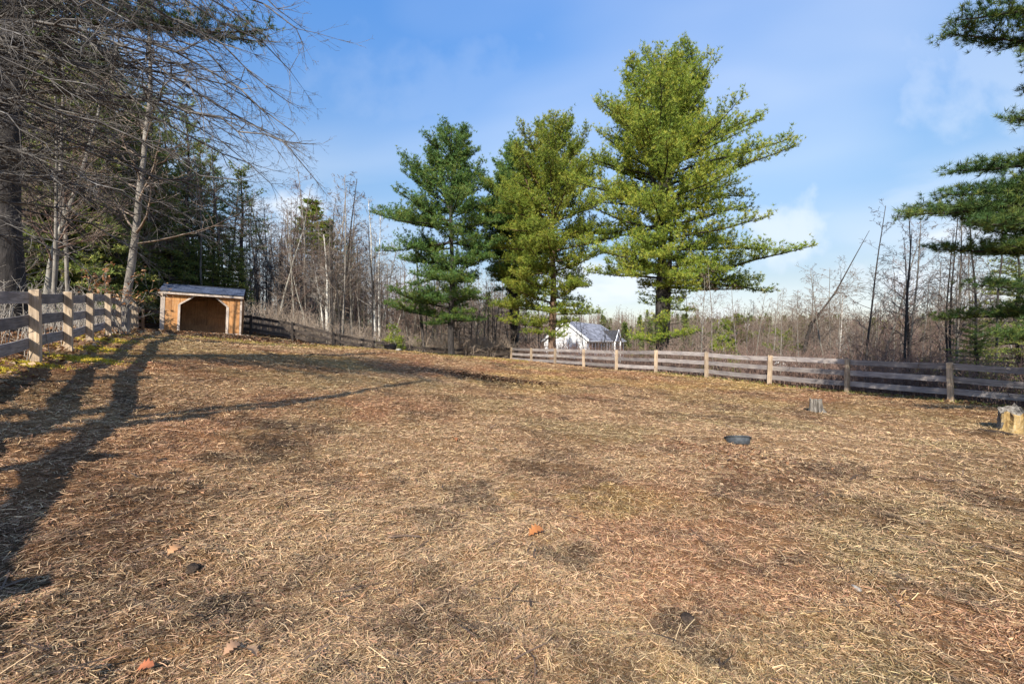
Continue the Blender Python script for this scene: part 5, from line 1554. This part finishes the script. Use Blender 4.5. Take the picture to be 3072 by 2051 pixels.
def sb_back(g, n):
    t = g.uniform(0.05, 1, n); px = np.interp(t, np.linspace(0, 1, len(BACK)), [p[0] for p in BACK]); py = np.interp(t, np.linspace(0, 1, len(BACK)), [p[1] for p in BACK])
    o = g.exponential(9, n) + .25; return px * (1 + o * .022) + .25 * o, py + o
def sb_right(g, n):
    t = g.uniform(0, 1, n); px = np.interp(t, np.linspace(0, 1, len(RIGHT)), [p[0] for p in RIGHT]); py = np.interp(t, np.linspace(0, 1, len(RIGHT)), [p[1] for p in RIGHT])
    o = g.exponential(8, n) + .4; return px + .86 * o, py + .6 * o
def sb_left(g, n):
    a, b_ = s_left(g, n); return a - .4, b_ - .2
brush(5500, sb_back, .5, 2.4, BRUSHM, 601, 'undergrowth', 'grey-brown brush and saplings filling the woods behind the dark fence', .008)
brush(8000, sb_right, .3, 2.0, TWIG_RED, 602, 'undergrowth', 'brown brush packed behind the grey fence on the right', .007)
brush(2600, sb_left, .3, 1.5, TWIG_PALE, 603, 'undergrowth', 'thin pale twigs and brush behind the left fence', .005)

# --- far woods: bare treetops and evergreens closing the view (reads as one mass)
g = np.random.default_rng(701)
trS = []
tmpl = []
for k in range(5):
    tr, S = bare_tree_mesh(720 + k, 11, .13, .3, 18, (4, 2), spread=.34, rmin=.02)
    Pt = np.array([(0, 0, 0, 0, 0, 10.5, .14, .02)])
    tmpl.append(np.concatenate([S, Pt]))
pts_ = []
for i in range(2300):
    Yd = g.uniform(78, 150) if i < 1500 else g.uniform(150, 240); x = (g.uniform(-1.25, 1.3) if i % 2 else g.uniform(-.1, 1.25)) * Yd
    if 4 < x < 30 and Yd < 95: continue
    pts_.append((x, Yd, g.uniform(8, 13) if x > 0 else g.uniform(11, 18)))
for i in range(120):
    a = g.uniform(0, 2 * math.pi); r_ = g.uniform(60, 110); x, y = r_ * math.cos(a), r_ * math.sin(a)
    if y < 20: pts_.append((x, y, g.uniform(9, 14)))
pts_ += FARL
xs_ = np.array([p[0] for p in pts_]); ys_ = np.array([p[1] for p in pts_]); zs_ = H0(xs_, ys_)
for (x, y, hh), z in zip(pts_, zs_):
    T = tmpl[g.integers(0, 5)].copy(); s_ = hh / 11; a = g.uniform(0, 6.28); c_, s2 = math.cos(a), math.sin(a)
    if y > 60:
        sub = g.random(len(T)) < (.6 if y < 120 else .4); sub[-1] = True; T = T[sub]; T[:, 6:8] *= 1.25 if y < 120 else 1.9
    for k in (0, 3):
        X_, Y_ = T[:, k].copy(), T[:, k + 1].copy()
        T[:, k] = (X_ * c_ - Y_ * s2) * s_ + x; T[:, k + 1] = (X_ * s2 + Y_ * c_) * s_ + y; T[:, k + 2] = T[:, k + 2] * s_ + z
    trS.append(T)
V, F = segs_tubes(np.concatenate(trS), 3)
tag(link('far_woods', mesh_np('far_woods', V, F, TWIG, True)), 'far mass of leafless trees closing the view beyond the valley', 'woods', kind='stuff')
# far evergreens
NV = []; TN = []  # noqa
for i in range(170):
    Yd = g.uniform(85, 200); x = g.uniform(-1.2, 1.2) * Yd
    if i < 110: x = g.uniform(.2, 1.15) * Yd
    hh = g.uniform(8.5, 12.5) if x > 0 else g.uniform(11, 17); z = hz(x, Yd)
    m = 900; f = g.random(m) * .8 + .2; rr = hh * .26 * (1.03 - f) ** 1.2 * (.8 + .3 * np.sin(f * 30 + i)) + .08; a = g.uniform(0, 6.28, m); q = g.random(m) ** .5
    c = np.stack([x + rr * q * np.cos(a), Yd + rr * q * np.sin(a), z + f * hh + g.normal(0, .1, m)], -1)
    d = np.stack([np.cos(a) + g.normal(0, .4, m), np.sin(a) + g.normal(0, .4, m), g.normal(.25, .4, m)], -1); d /= np.linalg.norm(d, axis=1, keepdims=True)
    s_ = np.cross(d, g.normal(0, 1, (m, 3))); s_ /= np.linalg.norm(s_, axis=1, keepdims=True)
    NV.append(np.stack([c - s_ * .13, c + s_ * .13, c + d * .62], 1).reshape(-1, 3)); TN.append(np.repeat(g.random(m), 3))
V = np.concatenate(NV)
tag(link('far_evergreens', mesh_np('far_evergreens', V, np.arange(len(V)).reshape(-1, 3), NEEDLE_C, False, {'tint': np.concatenate(TN)})), 'far line of dark evergreen tops along the horizon', 'woods', kind='stuff')
